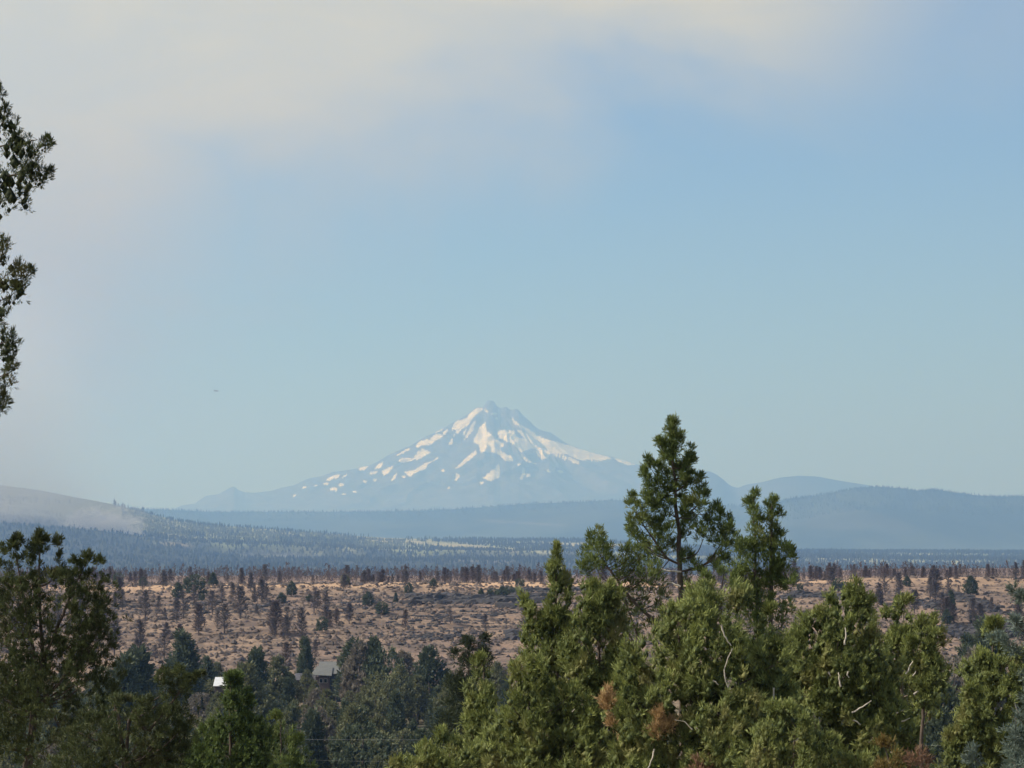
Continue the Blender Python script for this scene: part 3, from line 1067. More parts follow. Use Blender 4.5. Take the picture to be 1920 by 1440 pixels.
# ------------------------------------------------------------------ near junipers, right-hand group
r_ = rg(1)
R3 = z4([(855, 90, 30), (858, 120, 38), (845, 160, 44), (870, 190, 42), (890, 215, 42), (835, 235, 48), (905, 230, 34), (860, 270, 52), (880, 310, 50), (820, 300, 45), (860, 350, 48), (785, 270, 33), (870, 385, 42), (800, 395, 38), (742, 262, 24), (760, 300, 26), (795, 340, 34), (880, 430, 38), (900, 470, 35),
    (655, 405, 20), (680, 440, 30), (720, 462, 36), (765, 505, 44), (800, 550, 50), (830, 600, 48), (765, 590, 42), (810, 640, 44),
    (622, 490, 20), (630, 535, 32), (650, 585, 38), (690, 630, 46), (650, 680, 42), (715, 715, 50), (645, 745, 38), (690, 790, 48), (735, 770, 40),
    (530, 680, 18), (530, 730, 32), (555, 775, 42), (600, 830, 50), (520, 870, 36), (555, 920, 50), (630, 890, 52), (690, 925, 52), (560, 985, 44), (600, 1035, 46), (640, 1070, 40), (525, 940, 30),
    (1000, 375, 20), (985, 415, 30), (960, 455, 32), (1015, 410, 20), (930, 470, 26),
    (1000, 525, 22), (975, 555, 30), (930, 585, 32), (985, 605, 26), (935, 550, 24),
    (1068, 530, 24), (1065, 580, 36), (1092, 640, 42), (1055, 690, 46), (1030, 750, 46), (1085, 770, 36), (1000, 720, 28), (950, 760, 30), (1120, 680, 26),
    (1212, 775, 24), (1180, 830, 44), (1140, 875, 46), (1235, 870, 46), (1290, 885, 30), (1200, 930, 56), (1265, 945, 48), (1125, 950, 48), (1060, 955, 42), (1080, 1005, 42), (1175, 1025, 52), (1255, 1015, 48), (1240, 1085, 42), (1300, 990, 28), (1310, 930, 22), (1290, 1060, 34),
    (800, 715, 32), (838, 770, 36), (805, 850, 40), (760, 920, 42), (830, 955, 46), (780, 1000, 42), (850, 1085, 36), (905, 990, 38), (965, 955, 42), (985, 900, 38), (985, 1180, 32), (930, 1205, 30), (950, 830, 30), (925, 720, 28),
    (1235, 1175, 32), (1290, 1185, 32), (1175, 1200, 20), (1210, 1240, 26), (1100, 1335, 36), (1150, 1365, 44), (1245, 1290, 30), (1070, 1290, 24)])
R3L = z4([(490, 1105, 24), (485, 1170, 36), (455, 1215, 30), (560, 1120, 38), (600, 1190, 52), (680, 1145, 46), (715, 1190, 40), (520, 1260, 52), (620, 1285, 54), (700, 1280, 48), (455, 1325, 42), (560, 1365, 54), (660, 1370, 54), (745, 1385, 44), (590, 1240, 40), (420, 1290, 26), (480, 1390, 46), (640, 1440, 50), (540, 1450, 50), (740, 1450, 46), (600, 1120, 26)])
tr3 = [([(1282, 1440), (1278, 1250), (1277, 1130), (1274, 1060), (1272, 1000), (1266, 930), (1262, 870), (1261, 820), (1262, 796)], 7.5, 0.9),
       ([(1275, 1058), (1250, 1045), (1225, 1010), (1203, 980), (1188, 955)], 2.6, .9),
       ([(1275, 1072), (1300, 1066), (1325, 1055), (1345, 1030), (1362, 1000)], 2.0, .8),
       ([(1268, 1050), (1290, 1046), (1308, 1035), (1318, 1012)], 1.4, 0.7),
       ([(1266, 976), (1290, 962), (1308, 946), (1312, 920)], 2.0, 0.8),
       ([(1277, 1105), (1300, 1098), (1330, 1104), (1352, 1104), (1358, 1060)], 2.0, 0.8)]
near_tree('juniper_tree', 'tall juniper with open pointed crown above the right group', 'tree', 50, 1285, tr3,
          np.concatenate([px_clumps(R3, 50, r_, 1.0, 0.78), px_clumps([(1262 + r_.normal(0, 14 + 0.05 * (y - 820)), y, 9) for y in np.linspace(850, 1090, 18)], 50, r_, 1.0, 1.0)]), r_, M_JUN2, 10, 32, 14, kw=dict(core=0.2, blades=6, w_=0.22), fill=0.8,
          twigs=[([(1275, 1100), (1255, 1092), (1245, 1096)], 2.0, -8), ([(1277, 1072), (1250, 1070), (1240, 1066)], 2.0, -8), ([(1305, 1098), (1340, 1102), (1354, 1106)], 2.4, -8)])
r_ = rg(2)
near_tree('juniper_tree', 'ragged leaning juniper just left of the tallest one', 'tree', 52, 1215,
          [([(1215, 1440), (1212, 1290), (1196, 1200), (1172, 1125)], 4.5, 1.5), ([(1235, 1170), (1185, 1125), (1150, 1078), (1130, 1050), (1118, 1025)], 3.6, 1.0), ([(1200, 1222), (1172, 1180), (1150, 1145)], 3, 1)],
          np.concatenate([px_clumps(R3L, 52, r_, 1.4, 1.25), px_clumps(z4([(205, 1000, 26), (250, 1005, 34), (300, 1048, 30), (200, 1065, 40), (255, 1075, 40), (285, 1110, 44), (340, 1110, 32), (150, 1155, 34), (215, 1150, 42), (300, 1180, 42), (350, 1195, 32), (130, 1235, 30), (185, 1240, 38), (270, 1250, 30), (160, 1295, 26), (225, 1210, 34)]), 52, r_, 1.2, 1.05),
              px_clumps([(1180, 1140, 10), (1160, 1150, 10), (1200, 1150, 11), (1215, 1170, 11), (1190, 1190, 10), (1170, 1185, 9), (1225, 1195, 11), (1205, 1130, 10), (1235, 1140, 10), (1240, 1170, 10), (1150, 1130, 9), (1245, 1120, 9)], 52, r_)]),
          r_, M_JUN2, 10, 30, 12, kw=dict(core=0.2, w_=0.22), fill=0.8,
          twigs=[([(1215, 1110), (1206, 1118), (1203, 1108)], 1.6, -10), ([(1248, 1160), (1240, 1152), (1230, 1150)], 1.8, -10), ([(1236, 1115), (1222, 1124)], 1.6, -12), ([(1238, 1118), (1258, 1128), (1266, 1140)], 1.5, -8)])
r_ = rg(3)
R4 = z4([(1502, 668, 11), (1462, 718, 15), (1500, 725, 20), (1452, 745, 12), (1490, 785, 26), (1470, 830, 27), (1522, 845, 26), (1500, 900, 32), (1490, 960, 36), (1535, 965, 30), (1500, 1035, 42), (1480, 1105, 42), (1520, 1130, 46), (1545, 1060, 30),
    (1640, 738, 20), (1665, 725, 11), (1612, 790, 26), (1662, 820, 26), (1705, 818, 15), (1570, 880, 12), (1640, 870, 30), (1620, 930, 32), (1692, 948, 24), (1660, 1000, 36), (1620, 1050, 38), (1712, 1000, 18), (1700, 1062, 34), (1640, 1120, 46), (1700, 1130, 38), (1580, 1150, 50), (1650, 1200, 56), (1772, 1090, 16), (1742, 1112, 20), (1805, 1150, 22), (1800, 1170, 16),
    (1360, 1035, 25), (1390, 1078, 32), (1360, 1125, 36), (1430, 1165, 40), (1390, 1215, 42), (1470, 1225, 46), (1550, 1255, 54), (1420, 1315, 50), (1500, 1350, 56), (1620, 1320, 56), (1720, 1255, 46), (1760, 1300, 40), (1700, 1380, 50), (1780, 1375, 40), (1330, 1245, 34), (1350, 1355, 46), (1410, 1060, 18)])
near_tree('juniper_tree', 'dark green juniper with two thin spires right of tallest', 'tree', 56, 1425,
          [([(1428, 1440), (1425, 1250), (1418, 1110), (1415, 1020), (1413, 930)], 7, 0.9), ([(1440, 1440), (1442, 1250), (1446, 1110), (1446, 1020), (1448, 945)], 7, 0.9)],
          np.concatenate([px_clumps(R4, 56, r_, 1.1, 1.12), envs([(1413, 1020, 1400, 24, 'cone'), (1450, 1010, 1400, 28, 'cone'), (1395, 1070, 1400, 28, 'round'), (1472, 1090, 1400, 26, 'round'), (1432, 1120, 1500, 55, 'round')], 56, r_, 11, 1.9)]), r_, M_JUN2, 10, 26, 10, bark=M_BARK, kw=dict(core=0.2), fill=0.5)
r_ = rg(4)


near_tree('juniper_tree', 'columnar juniper tapering to a wispy tip left of the leaning one', 'tree', 48, 1045,
          [([(1048, 1440), (1046, 1300), (1044, 1180), (1043, 1100), (1044, 1030)], 7, 0.7)],
          np.concatenate([px_clumps([(1044, 1028, 2.5), (1045, 1040, 4), (1043, 1052, 6), (1046, 1062, 6)], 48, r_, 0.3), envs([(1044, 1064, 1120, 20, 'round'), (1046, 1085, 1560, 62, 'cone'), (1040, 1150, 1560, 48, 'round')], 48, r_, 12, 2.0),
              px_clumps([(978, 1122, 7), (985, 1132, 9), (993, 1142, 10), (998, 1155, 11), (1008, 1165, 12), (1015, 1180, 12), (992, 1170, 10), (985, 1185, 10), (982, 1205, 11), (990, 1225, 12), (978, 1235, 10), (1000, 1205, 12)], 48, r_)]),
          r_, M_JUN, 11, 26, 10, kw=dict(core=0.55), fill=0.2)
r_ = rg(5)
near_tree('juniper_tree', 'yellow green juniper with a blunt top below the leaning limb', 'tree', 47, 1122,
          [([(1128, 1440), (1124, 1300), (1122, 1200), (1120, 1120)], 7, 1.2)],
          envs([(1100, 1094, 1300, 27, 'round'), (1130, 1098, 1330, 34, 'round'), (1150, 1112, 1300, 20, 'col'), (1115, 1160, 1560, 62, 'round'), (1160, 1260, 1560, 48, 'round')], 47, r_, 12, 1.7),
          r_, M_JUN, 11, 24, 10, kw=dict(core=0.55), fill=0.2,
          twigs=[([(1073, 1356), (1078, 1360), (1088, 1367)], 1.8, -62), ([(1065, 1338), (1077, 1326)], 1.2, -60), ([(1072, 1340), (1082, 1344), (1092, 1340)], 1.3, -60), ([(1070, 1345), (1080, 1352), (1090, 1350)], 1.2, -60)])
r_ = rg(6)
near_tree('juniper_tree', 'broad bushy juniper with orange dead sprigs below the tallest one', 'tree', 44, 1320,
          [([(1330, 1440), (1326, 1330), (1345, 1220), (1372, 1140)], 9, 1.5), ([(1318, 1440), (1300, 1330), (1280, 1240), (1270, 1170)], 7, 1.5)],
          envs([(1330, 1102, 1590, 112, 'round'), (1300, 1120, 1250, 50, 'round'), (1385, 1112, 1520, 80, 'round', -20), (1225, 1168, 1580, 75, 'round', -25), (1455, 1205, 1580, 60, 'round', 10), (1180, 1255, 1590, 60, 'round', -20), (1270, 1140, 1400, 45, 'round', -40), (1330, 1270, 1590, 130, 'round', -45), (1442, 1140, 1500, 42, 'round', -5)], 44, r_, 13, 1.12),
          r_, M_JUN, 12, 22, 14, kw=dict(core=0.55, w_=0.22), fill=0.12,
          dead=[(1137, 1298, 9, -88), (1134, 1309, 10, -88), (1142, 1316, 11, -90), (1130, 1324, 8, -88), (1145, 1354, 7, -88), (1150, 1358, 5, -88),
                (1229, 1334, 9, -112), (1233, 1347, 11, -114), (1220, 1362, 11, -112), (1236, 1370, 10, -114), (1252, 1354, 9, -112), (1226, 1378, 9, -114), (1245, 1362, 9, -112)],
          rust=[(1300, 1422, 11, -190), (1312, 1432, 12, -192), (1290, 1436, 10, -190)],
          twigs=[([(1344, 1169), (1350, 1188), (1362, 1207)], 1.9, -118), ([(1328, 1270), (1338, 1278)], 1.7, -128), ([(1444, 1286), (1443, 1307), (1440, 1323), (1436, 1335)], 1.9, -75), ([(1502, 1363), (1494, 1378), (1479, 1388)], 1.6, -60), ([(1295, 1350), (1300, 1359)], 1.8, -128), ([(1221, 1396), (1217, 1413), (1206, 1438)], 1.9, -122), ([(1435, 1404), (1438, 1418)], 2.0, -100), ([(1290, 1360), (1275, 1346), (1258, 1342)], 1.0, -130), ([(1365, 1212), (1350, 1250), (1358, 1290)], 1.2, -110)])
r_ = rg(7)
near_tree('juniper_tree', 'rounded multi stemmed juniper with bleached bare branches at right', 'tree', 46, 1610,
          [([(1606, 1440), (1614, 1390), (1610, 1355), (1600, 1325), (1585, 1295), (1572, 1270), (1566, 1220), (1570, 1170)], 8, 1.5), ([(1608, 1400), (1640, 1330), (1650, 1260), (1645, 1200)], 5, 1.2), ([(1600, 1330), (1560, 1320), (1530, 1300)], 3, 1)],
          np.concatenate([envs([(1580, 1112, 1360, 62, 'round'), (1530, 1145, 1400, 48, 'round'), (1610, 1125, 1380, 36, 'round'), (1505, 1190, 1560, 42, 'round'), (1590, 1240, 1420, 70, 'round', -20), (1560, 1370, 1590, 70, 'round', -30), (1650, 1235, 1400, 52, 'round')], 46, r_, 12, 1.6),
              px_clumps([(1602, 1098, 7), (1600, 1108, 9), (1610, 1115, 10), (1595, 1122, 10), (1615, 1130, 10)], 46, r_)]),
          r_, M_JUN, 11, 24, 12, kw=dict(core=0.5), fill=0.25,
          twigs=[([(1576, 1207), (1579, 1190), (1577, 1175)], 2.0, -66), ([(1568, 1284), (1565, 1270), (1564, 1258)], 2.0, -74), ([(1545, 1257), (1549, 1265)], 1.8, -74), ([(1588, 1332), (1602, 1324), (1624, 1310)], 1.8, -80), ([(1672, 1334), (1687, 1327)], 1.6, -62), ([(1682, 1349), (1698, 1343)], 1.5, -62), ([(1590, 1346), (1604, 1354)], 1.8, -82), ([(1693, 1262), (1702, 1246), (1706, 1238)], 1.6, -40), ([(1706, 1266), (1712, 1256)], 1.5, -40), ([(1708, 1300), (1716, 1294)], 2.2, -40), ([(1582, 1256), (1580, 1262), (1583, 1268)], 1.7, -74), ([(1621, 1388), (1628, 1378)], 1.9, -72), ([(1606, 1430), (1612, 1412)], 2.4, -85)])
r_ = rg(8)
near_tree('juniper_tree', 'slim juniper leader standing out right of the rounded one', 'tree', 50, 1690,
          [([(1694, 1440), (1692, 1300), (1690, 1210), (1696, 1135)], 5, 0.9)],
          envs([(1696, 1123, 1215, 16, 'col'), (1692, 1180, 1400, 36, 'round'), (1662, 1148, 1330, 26, 'cone'), (1685, 1290, 1590, 52, 'round'), (1700, 1360, 1500, 40, 'round', -10)], 50, r_, 11, 1.6),
          r_, M_JUN, 11, 24, 8, bark=M_BARKP, kw=dict(core=0.5), fill=0.3)
r_ = rg(9)
near_tree('juniper_tree', 'juniper with dead twiggy left side at the group right end', 'tree', 48, 1740,
          [([(1728, 1440), (1732, 1330), (1738, 1240), (1740, 1170)], 5, 0.9)],
          np.concatenate([envs([(1742, 1205, 1350, 32, 'round'), (1715, 1200, 1320, 32, 'round'), (1752, 1230, 1330, 18, 'round')], 48, r_, 11, 1.6),
              px_clumps([(1731, 1162, 5), (1722, 1176, 6), (1733, 1174, 7), (1742, 1182, 8), (1752, 1166, 6), (1754, 1178, 7), (1745, 1192, 9), (1728, 1190, 8), (1762, 1190, 7), (1766, 1204, 8)], 48, r_)]),
          r_, M_JUN, 11, 24, 8, kw=dict(core=0.5), fill=0.3)
r_ = rg(10)
near_tree('juniper_shrub', 'low orange and olive dying juniper shrub at bottom right', 'shrub', 40, 1670,
          [([(1672, 1500), (1668, 1440), (1660, 1400)], 3, 1)],
          envs([(1660, 1392, 1590, 52, 'round')], 40, r_, 12, 1.5), r_, foliage_mat('dying_juniper', (0.10, 0.07, 0.025), (0.27, 0.20, 0.06), (0.30, 0.14, 0.05), 3.0), 12, 24, 5, kw=dict(core=0.5), fill=0.2,
          rust=[(1715, 1418, 12, -30), (1728, 1426, 13, -30), (1705, 1432, 12, -30), (1735, 1440, 12, -30)])
r_ = rg(30)
near_tree('juniper_shrub', 'low bushy juniper between the broad one and the rounded one', 'shrub', 42, 1490,
          [([(1492, 1500), (1488, 1430), (1490, 1360)], 3, 1)],
          envs([(1480, 1325, 1600, 60, 'round'), (1545, 1385, 1600, 55, 'round'), (1425, 1370, 1600, 50, 'round'), (1610, 1425, 1600, 40, 'round')], 42, r_, 12, 1.2), r_, M_JUN, 11, 22, 5, kw=dict(core=0.5), fill=0.15)
r_ = rg(11)
near_tree('juniper_tree', 'olive juniper with pointed top near the right edge', 'tree', 58, 1850,
          [([(1858, 1440), (1860, 1320), (1862, 1180)], 6, 0.9)],
          envs([(1862, 1166, 1560, 58, 'cone'), (1835, 1228, 1560, 44, 'round'), (1797, 1335, 1580, 36, 'cone'), (1892, 1225, 1560, 55, 'round'), (1845, 1260, 1400, 48, 'round', -20)], 58, r_, 11, 1.45),
          r_, M_JUN, 10, 22, 10, kw=dict(core=0.5), fill=0.2,
          twigs=[([(1885, 1300), (1895, 1320), (1905, 1340)], 2.0, -50)])
r_ = rg(12)


def spruce_clumps(px, yt, yb, hw, D, rng, n):
    t = rng.uniform(0, 1, n) ** 0.6
    lay = np.round(t * 14) / 14 + rng.normal(0, 0.008, n)
    a = rng.uniform(0, 2 * math.pi, n)
    R_ = hw * (0.05 + 0.95 * t) * (0.3 + 0.7 * np.sqrt(rng.uniform(0, 1, n)))
    C = P(px + R_ * np.cos(a), yt + lay * (yb - yt) + R_ * 0.22, D)
    C[:, 1] += R_ * np.sin(a) * D / FPX
    o = np.stack([np.cos(a), np.sin(a), np.full(n, -0.05)], 1)
    rad = (7 + 5 * rng.uniform(0, 1, n)) * D / FPX
    return split_clumps(np.concatenate([C, rad[:, None], o], 1), rng, 4)


near_tree('spruce_tree', 'pale blue green spruce cut by the right edge', 'tree', 34, 1940,
          [([(1945, 1440), (1945, 1250), (1942, 1085)], 7, 0.8)],
          np.concatenate([spruce_clumps(1950, 1088, 1600, 72, 34, r_, 240), px_clumps([(1905, 1108, 7), (1912, 1116, 8), (1918, 1126, 9), (1898, 1165, 8), (1906, 1172, 9), (1914, 1180, 10), (1868, 1196, 8), (1878, 1204, 9), (1888, 1212, 10), (1900, 1222, 10)], 34, r_)]),
          r_, M_BLUE, 13, 20, 8, kw=dict(core=0.0, up=0.1, flat=True, w_=0.14, blades=8), fill=0.4)
r_ = rg(13)
near_tree('spruce_sapling', 'small silvery spruce in the bottom right corner', 'tree', 30, 1900,
          [([(1900, 1520), (1903, 1440), (1905, 1345)], 3, 0.6)],
          np.concatenate([spruce_clumps(1905, 1335, 1640, 70, 30, r_, 80), spruce_clumps(1822, 1372, 1640, 22, 30, r_, 16)]), r_, M_BLUE, 14, 20, 6, kw=dict(core=0.0, up=0.1, flat=True, w_=0.14, blades=8), fill=0.4)

# ------------------------------------------------------------------ near trees, middle and left
r_ = rg(14)
near_tree('juniper_tree', 'olive juniper with a pale upright leader left of the columnar one', 'tree', 52, 915,
          [([(912, 1440), (908, 1330), (906, 1240)], 5, 0.8)],
          envs([(906, 1232, 1400, 17, 'col'), (915, 1290, 1580, 42, 'round'), (900, 1370, 1590, 50, 'round')], 52, r_, 11, 1.5), r_, M_JUN, 11, 24, 7, kw=dict(core=0.5), fill=0.2)
r_ = rg(15)
near_tree('juniper_tree', 'bushy yellow green juniper in front of the columnar one', 'tree', 46, 1000,
          [([(1000, 1440), (995, 1350), (990, 1280)], 6, 1)],
          envs([(968, 1250, 1590, 38, 'cone'), (1010, 1240, 1590, 62, 'round'), (985, 1330, 1590, 70, 'round', -20), (1075, 1290, 1590, 62, 'round'), (1070, 1380, 1600, 80, 'round', -30)], 46, r_, 13, 1.35), r_, M_JUN, 12, 22, 9, kw=dict(core=0.55), fill=0.15)
r_ = rg(16)
near_tree('juniper_shrub', 'low grey green juniper at bottom below the dark spruce', 'shrub', 50, 850,
          [([(850, 1500), (846, 1440), (842, 1400)], 4, 1)],
          envs([(850, 1375, 1600, 62, 'round'), (795, 1400, 1600, 50, 'round'), (905, 1400, 1600, 55, 'round', -15), (745, 1425, 1600, 30, 'round')], 50, r_, 12, 1.5), r_, M_JUN, 11, 22, 5, kw=dict(core=0.55), fill=0.15)
r_ = rg(17)
near_tree('spruce_tree', 'dark spruce with twin leaders left of the juniper group', 'tree', 76, 870,
          [([(872, 1440), (876, 1330), (880, 1205)], 5, 0.7)],
          np.concatenate([envs([(881, 1198, 1290, 13, 'col'), (906, 1194, 1290, 12, 'col'), (850, 1222, 1320, 14, 'cone')], 76, r_, 8, 1.3), spruce_clumps(872, 1215, 1560, 118, 76, r_, 230)]), r_, M_DARKF, 10, 20, 8, kw=dict(core=0.3, up=0.25, w_=0.22), fill=0.3)
r_ = rg(18)
near_tree('juniper_tree', 'dense bright green conical juniper at lower left', 'tree', 58, 432,
          [([(432, 1440), (432, 1350), (432, 1275)], 5, 0.8)],
          envs([(432, 1266, 1505, 106, 'cone'), (385, 1365, 1505, 40, 'cone'), (470, 1345, 1505, 48, 'cone')], 58, r_, 8.5, 1.6), r_, M_JUN3, 9, 16, 6, kw=dict(core=0.6, w_=0.22), fill=0.1)
r_ = rg(19)
near_tree('juniper_tree', 'darker conical juniper right behind the bright green one', 'tree', 66, 530,
          [([(528, 1500), (528, 1440), (526, 1350)], 4, 0.8)],
          envs([(522, 1342, 1600, 58, 'cone'), (556, 1385, 1600, 34, 'cone')], 66, r_, 10, 1.7), r_, M_JUN2, 10, 22, 5, kw=dict(core=0.6), fill=0.1)
r_ = rg(20)
near_tree('juniper_tree', 'sparse dark juniper with forked twigs at the left edge', 'tree', 24, 70,
          [([(40, 1560), (48, 1440), (68, 1330), (80, 1260), (78, 1180), (74, 1090), (76, 1010)], 9, 1.0), ([(75, 1290), (55, 1180), (40, 1100), (30, 1040)], 3.5, 0.8), ([(80, 1240), (115, 1160), (140, 1100), (160, 1060)], 3.8, 0.8), ([(74, 1320), (120, 1270), (160, 1230), (190, 1190)], 3.4, 0.8), ([(70, 1340), (30, 1300), (-10, 1250)], 3.2, 0.8), ([(60, 1390), (120, 1370), (180, 1380)], 3.4, 0.8)],
          np.concatenate([envs([(76, 1012, 1130, 30, 'cone'), (103, 1018, 1100, 14, 'cone'), (28, 1022, 1160, 34, 'round'), (160, 1055, 1260, 42, 'round'), (110, 1075, 1300, 80, 'round'), (15, 1090, 1360, 75, 'round'), (100, 1200, 1420, 120, 'round')], 24, r_, 19, 0.95, 4.6),
              px_clumps([(77, 1004, 4), (72, 1014, 6), (84, 1012, 5), (185, 1056, 6), (193, 1052, 4), (172, 1048, 8), (165, 1046, 7), (140, 1056, 6), (108, 1012, 6), (30, 1012, 6), (38, 1016, 6), (25, 1020, 7), (6, 1036, 6), (4, 1060, 7)], 24, r_)]),
          r_, M_OLIVE, 12, 14, 10, kw=dict(core=0.0, blades=8, w_=0.115, spread=0.8, up=0.7), fill=0.5)
r_ = rg(21)
near_tree('juniper_shrub', 'spreading olive juniper with a pale branch tip at lower left', 'shrub', 23, 230,
          [([(240, 1560), (235, 1440), (225, 1370), (215, 1320)], 6, 1.0), ([(235, 1430), (280, 1370), (320, 1320), (345, 1285), (365, 1272)], 4, 0.7), ([(230, 1420), (180, 1390), (140, 1370)], 3, 0.8)],
          np.concatenate([envs([(222, 1310, 1600, 95, 'round'), (300, 1300, 1540, 50, 'round'), (150, 1340, 1600, 80, 'round'), (320, 1330, 1480, 40, 'round')], 23, r_, 18, 0.85, 4.6),
              px_clumps([(305, 1262, 7), (318, 1266, 8), (330, 1262, 7), (340, 1258, 5), (325, 1278, 9), (345, 1280, 8), (358, 1277, 6), (370, 1271, 5), (378, 1267, 3.5), (335, 1295, 9), (312, 1290, 9), (350, 1292, 7), (300, 1280, 8)], 23, r_)]),
          r_, M_OLIVE, 12, 14, 8, kw=dict(core=0.0, blades=8, w_=0.115, spread=0.8, up=0.6), fill=0.5)
r_ = rg(22)
L0 = [(10, 250, 20), (30, 262, 18), (4, 235, 12), (18, 275, 22), (42, 275, 12), (58, 300, 18), (72, 285, 9), (80, 275, 7), (88, 268, 5), (28, 315, 24), (58, 325, 18), (78, 322, 10), (85, 318, 6), (45, 345, 20), (20, 365, 22), (42, 372, 14), (5, 395, 13), (0, 330, 30), (62, 310, 14), (70, 340, 9),
      (2, 200, 9), (0, 172, 5), (4, 216, 8), (3, 455, 10), (8, 470, 9), (2, 480, 9),
      (12, 518, 18), (36, 512, 12), (48, 516, 8), (56, 510, 5), (24, 540, 18), (40, 536, 10), (8, 562, 14), (2, 592, 9), (6, 598, 6), (35, 550, 10),
      (10, 640, 14), (20, 634, 8), (18, 660, 10), (8, 684, 14), (24, 690, 8), (12, 712, 11), (4, 740, 8), (8, 750, 5), (1, 768, 4), (5, 660, 14)]
near_tree('juniper_tree', 'tall juniper off the left edge reaching in with twiggy boughs', 'tree', 20, -190,
          [([(-205, 1900), (-200, 1440), (-195, 1000), (-190, 600), (-185, 250), (-182, -120)], 22, 2.0)] +
          [([(-188, py + 110), (-110, py + 70), (-50, py + 25), (ex, py)], 4.5, 0.7) for py, ex in ((262, 70), (320, 75), (370, 30), (455, 5), (520, 48), (560, 10), (640, 15), (700, 18))],
          np.concatenate([px_clumps(L0, 20, r_, 1.0, 1.3), envs([(-188, -120, 1500, 150, 'cone')], 20, r_, 26, 0.5)]),
          r_, M_OLIVE, 13, 36, 10, kw=dict(core=0.5, blades=9, w_=0.13, spread=0.8, up=0.35), fill=0.5)


# ------------------------------------------------------------------ valley evergreens: prototypes with shared meshes
def proto_tree(name, kind, rng, mat, bark, H=8.0):
    """a tree H metres tall on its own origin, parts trunk and crown"""
    root = thing(name, 'x', 'tree')
    path = np.stack([0.04 * H * np.cumsum(rng.normal(0, .12, 9)), 0.04 * H * np.cumsum(rng.normal(0, .12, 9)), np.linspace(-0.4, H * 0.96, 9)], 1)
    V, F = tube(path, np.linspace(0.026 * H, 0.004 * H, 9), 6)
    child('trunk', V, F, bark, root, smooth=True)
    n = {'pine': 170, 'juniper': 150, 'round': 150}[kind]
    t = rng.uniform(0, 1, n) ** (0.7 if kind == 'pine' else 0.85)
    a = rng.uniform(0, 2 * math.pi, n)
    if kind == 'pine':
        R_ = 0.19 * H * (0.05 + 0.95 * t ** 0.9); z = H * (0.985 - 0.86 * t)
    elif kind == 'juniper':
        R_ = 0.25 * H * np.clip(t * 1.7, 0.05, 1) ** 0.75; z = H * (0.98 - 0.86 * t)
    else:
        R_ = 0.34 * H * np.sqrt(np.clip(1 - (1 - np.clip(t * 1.8, 0, 1)) ** 2, 0.03, 1)); z = H * (0.97 - 0.84 * t)
    R_ = R_ * (0.4 + 0.6 * np.sqrt(rng.uniform(0, 1, n))) * (1 + 0.3 * fbm(a * 1.2, t * 5, int(rng.integers(90)), 2))
    k = np.clip((z / H) * 8, 0, 8).astype(int)
    C = np.stack([R_ * np.cos(a) + path[k, 0], R_ * np.sin(a) + path[k, 1], z], 1)
    rad = H * rng.uniform(0.03, 0.062, n) * (0.5 + 0.5 * np.clip(t * 3, 0, 1))
    cl = np.concatenate([C, rad[:, None], np.stack([np.cos(a), np.sin(a), np.full(n, .5)], 1)], 1)
    link('crown', crown_mesh('crown', cl, rng, mat, tuft=0.05 * H, per=8, blades=4, w_=0.34, core=0.8), root)
    return root


PROTO = {}
for q, (kind, mat, bark) in enumerate([('pine', M_VAL2, M_BARK), ('pine', M_VAL2, M_BARK), ('pine', M_VAL2, M_BARK), ('juniper', M_VAL1, M_BARK), ('juniper', M_VAL1, M_BARK), ('juniper', M_VAL1, M_BARK), ('round', M_VAL1, M_BARK), ('round', M_VAL1, M_BARK), ('juniper', M_VAL3, M_BARKP), ('round', M_VAL3, M_BARKP), ('juniper', M_VAL2, M_BARK), ('round', M_VAL2, M_BARK)]):
    PROTO[q] = proto_tree({'pine': 'pine_tree', 'juniper': 'juniper_tree', 'round': 'juniper_tree'}[kind], kind, rg(100 + q), mat, bark, 8.0)
USED = set()


def plant(q, x, y, h, rot, label, group, wid=1.0):
    s = h / 8.0
    loc = (float(x), float(y), float(gz(x, y)) - 0.1)
    sc = (s * wid, s * wid, s)
    if q not in USED:
        USED.add(q)
        o = PROTO[q]
        o.location = loc; o.scale = sc; o.rotation_euler = (0, 0, rot)
        o['label'] = label; o['group'] = group
        return o
    return copy_thing(PROTO[q], loc, rot, sc, label, group)


def plant_px(q, px, ytop, d, label, group, wid=1.0, rng=RNG):
    p = P(px, ytop, d)
    h = p[2] - float(gz(p[0], p[1]))
    return plant(q, p[0], p[1], max(h, 2.0), rng.uniform(0, 6.28), label, group, wid)


VG = 'evergreens on the valley floor'
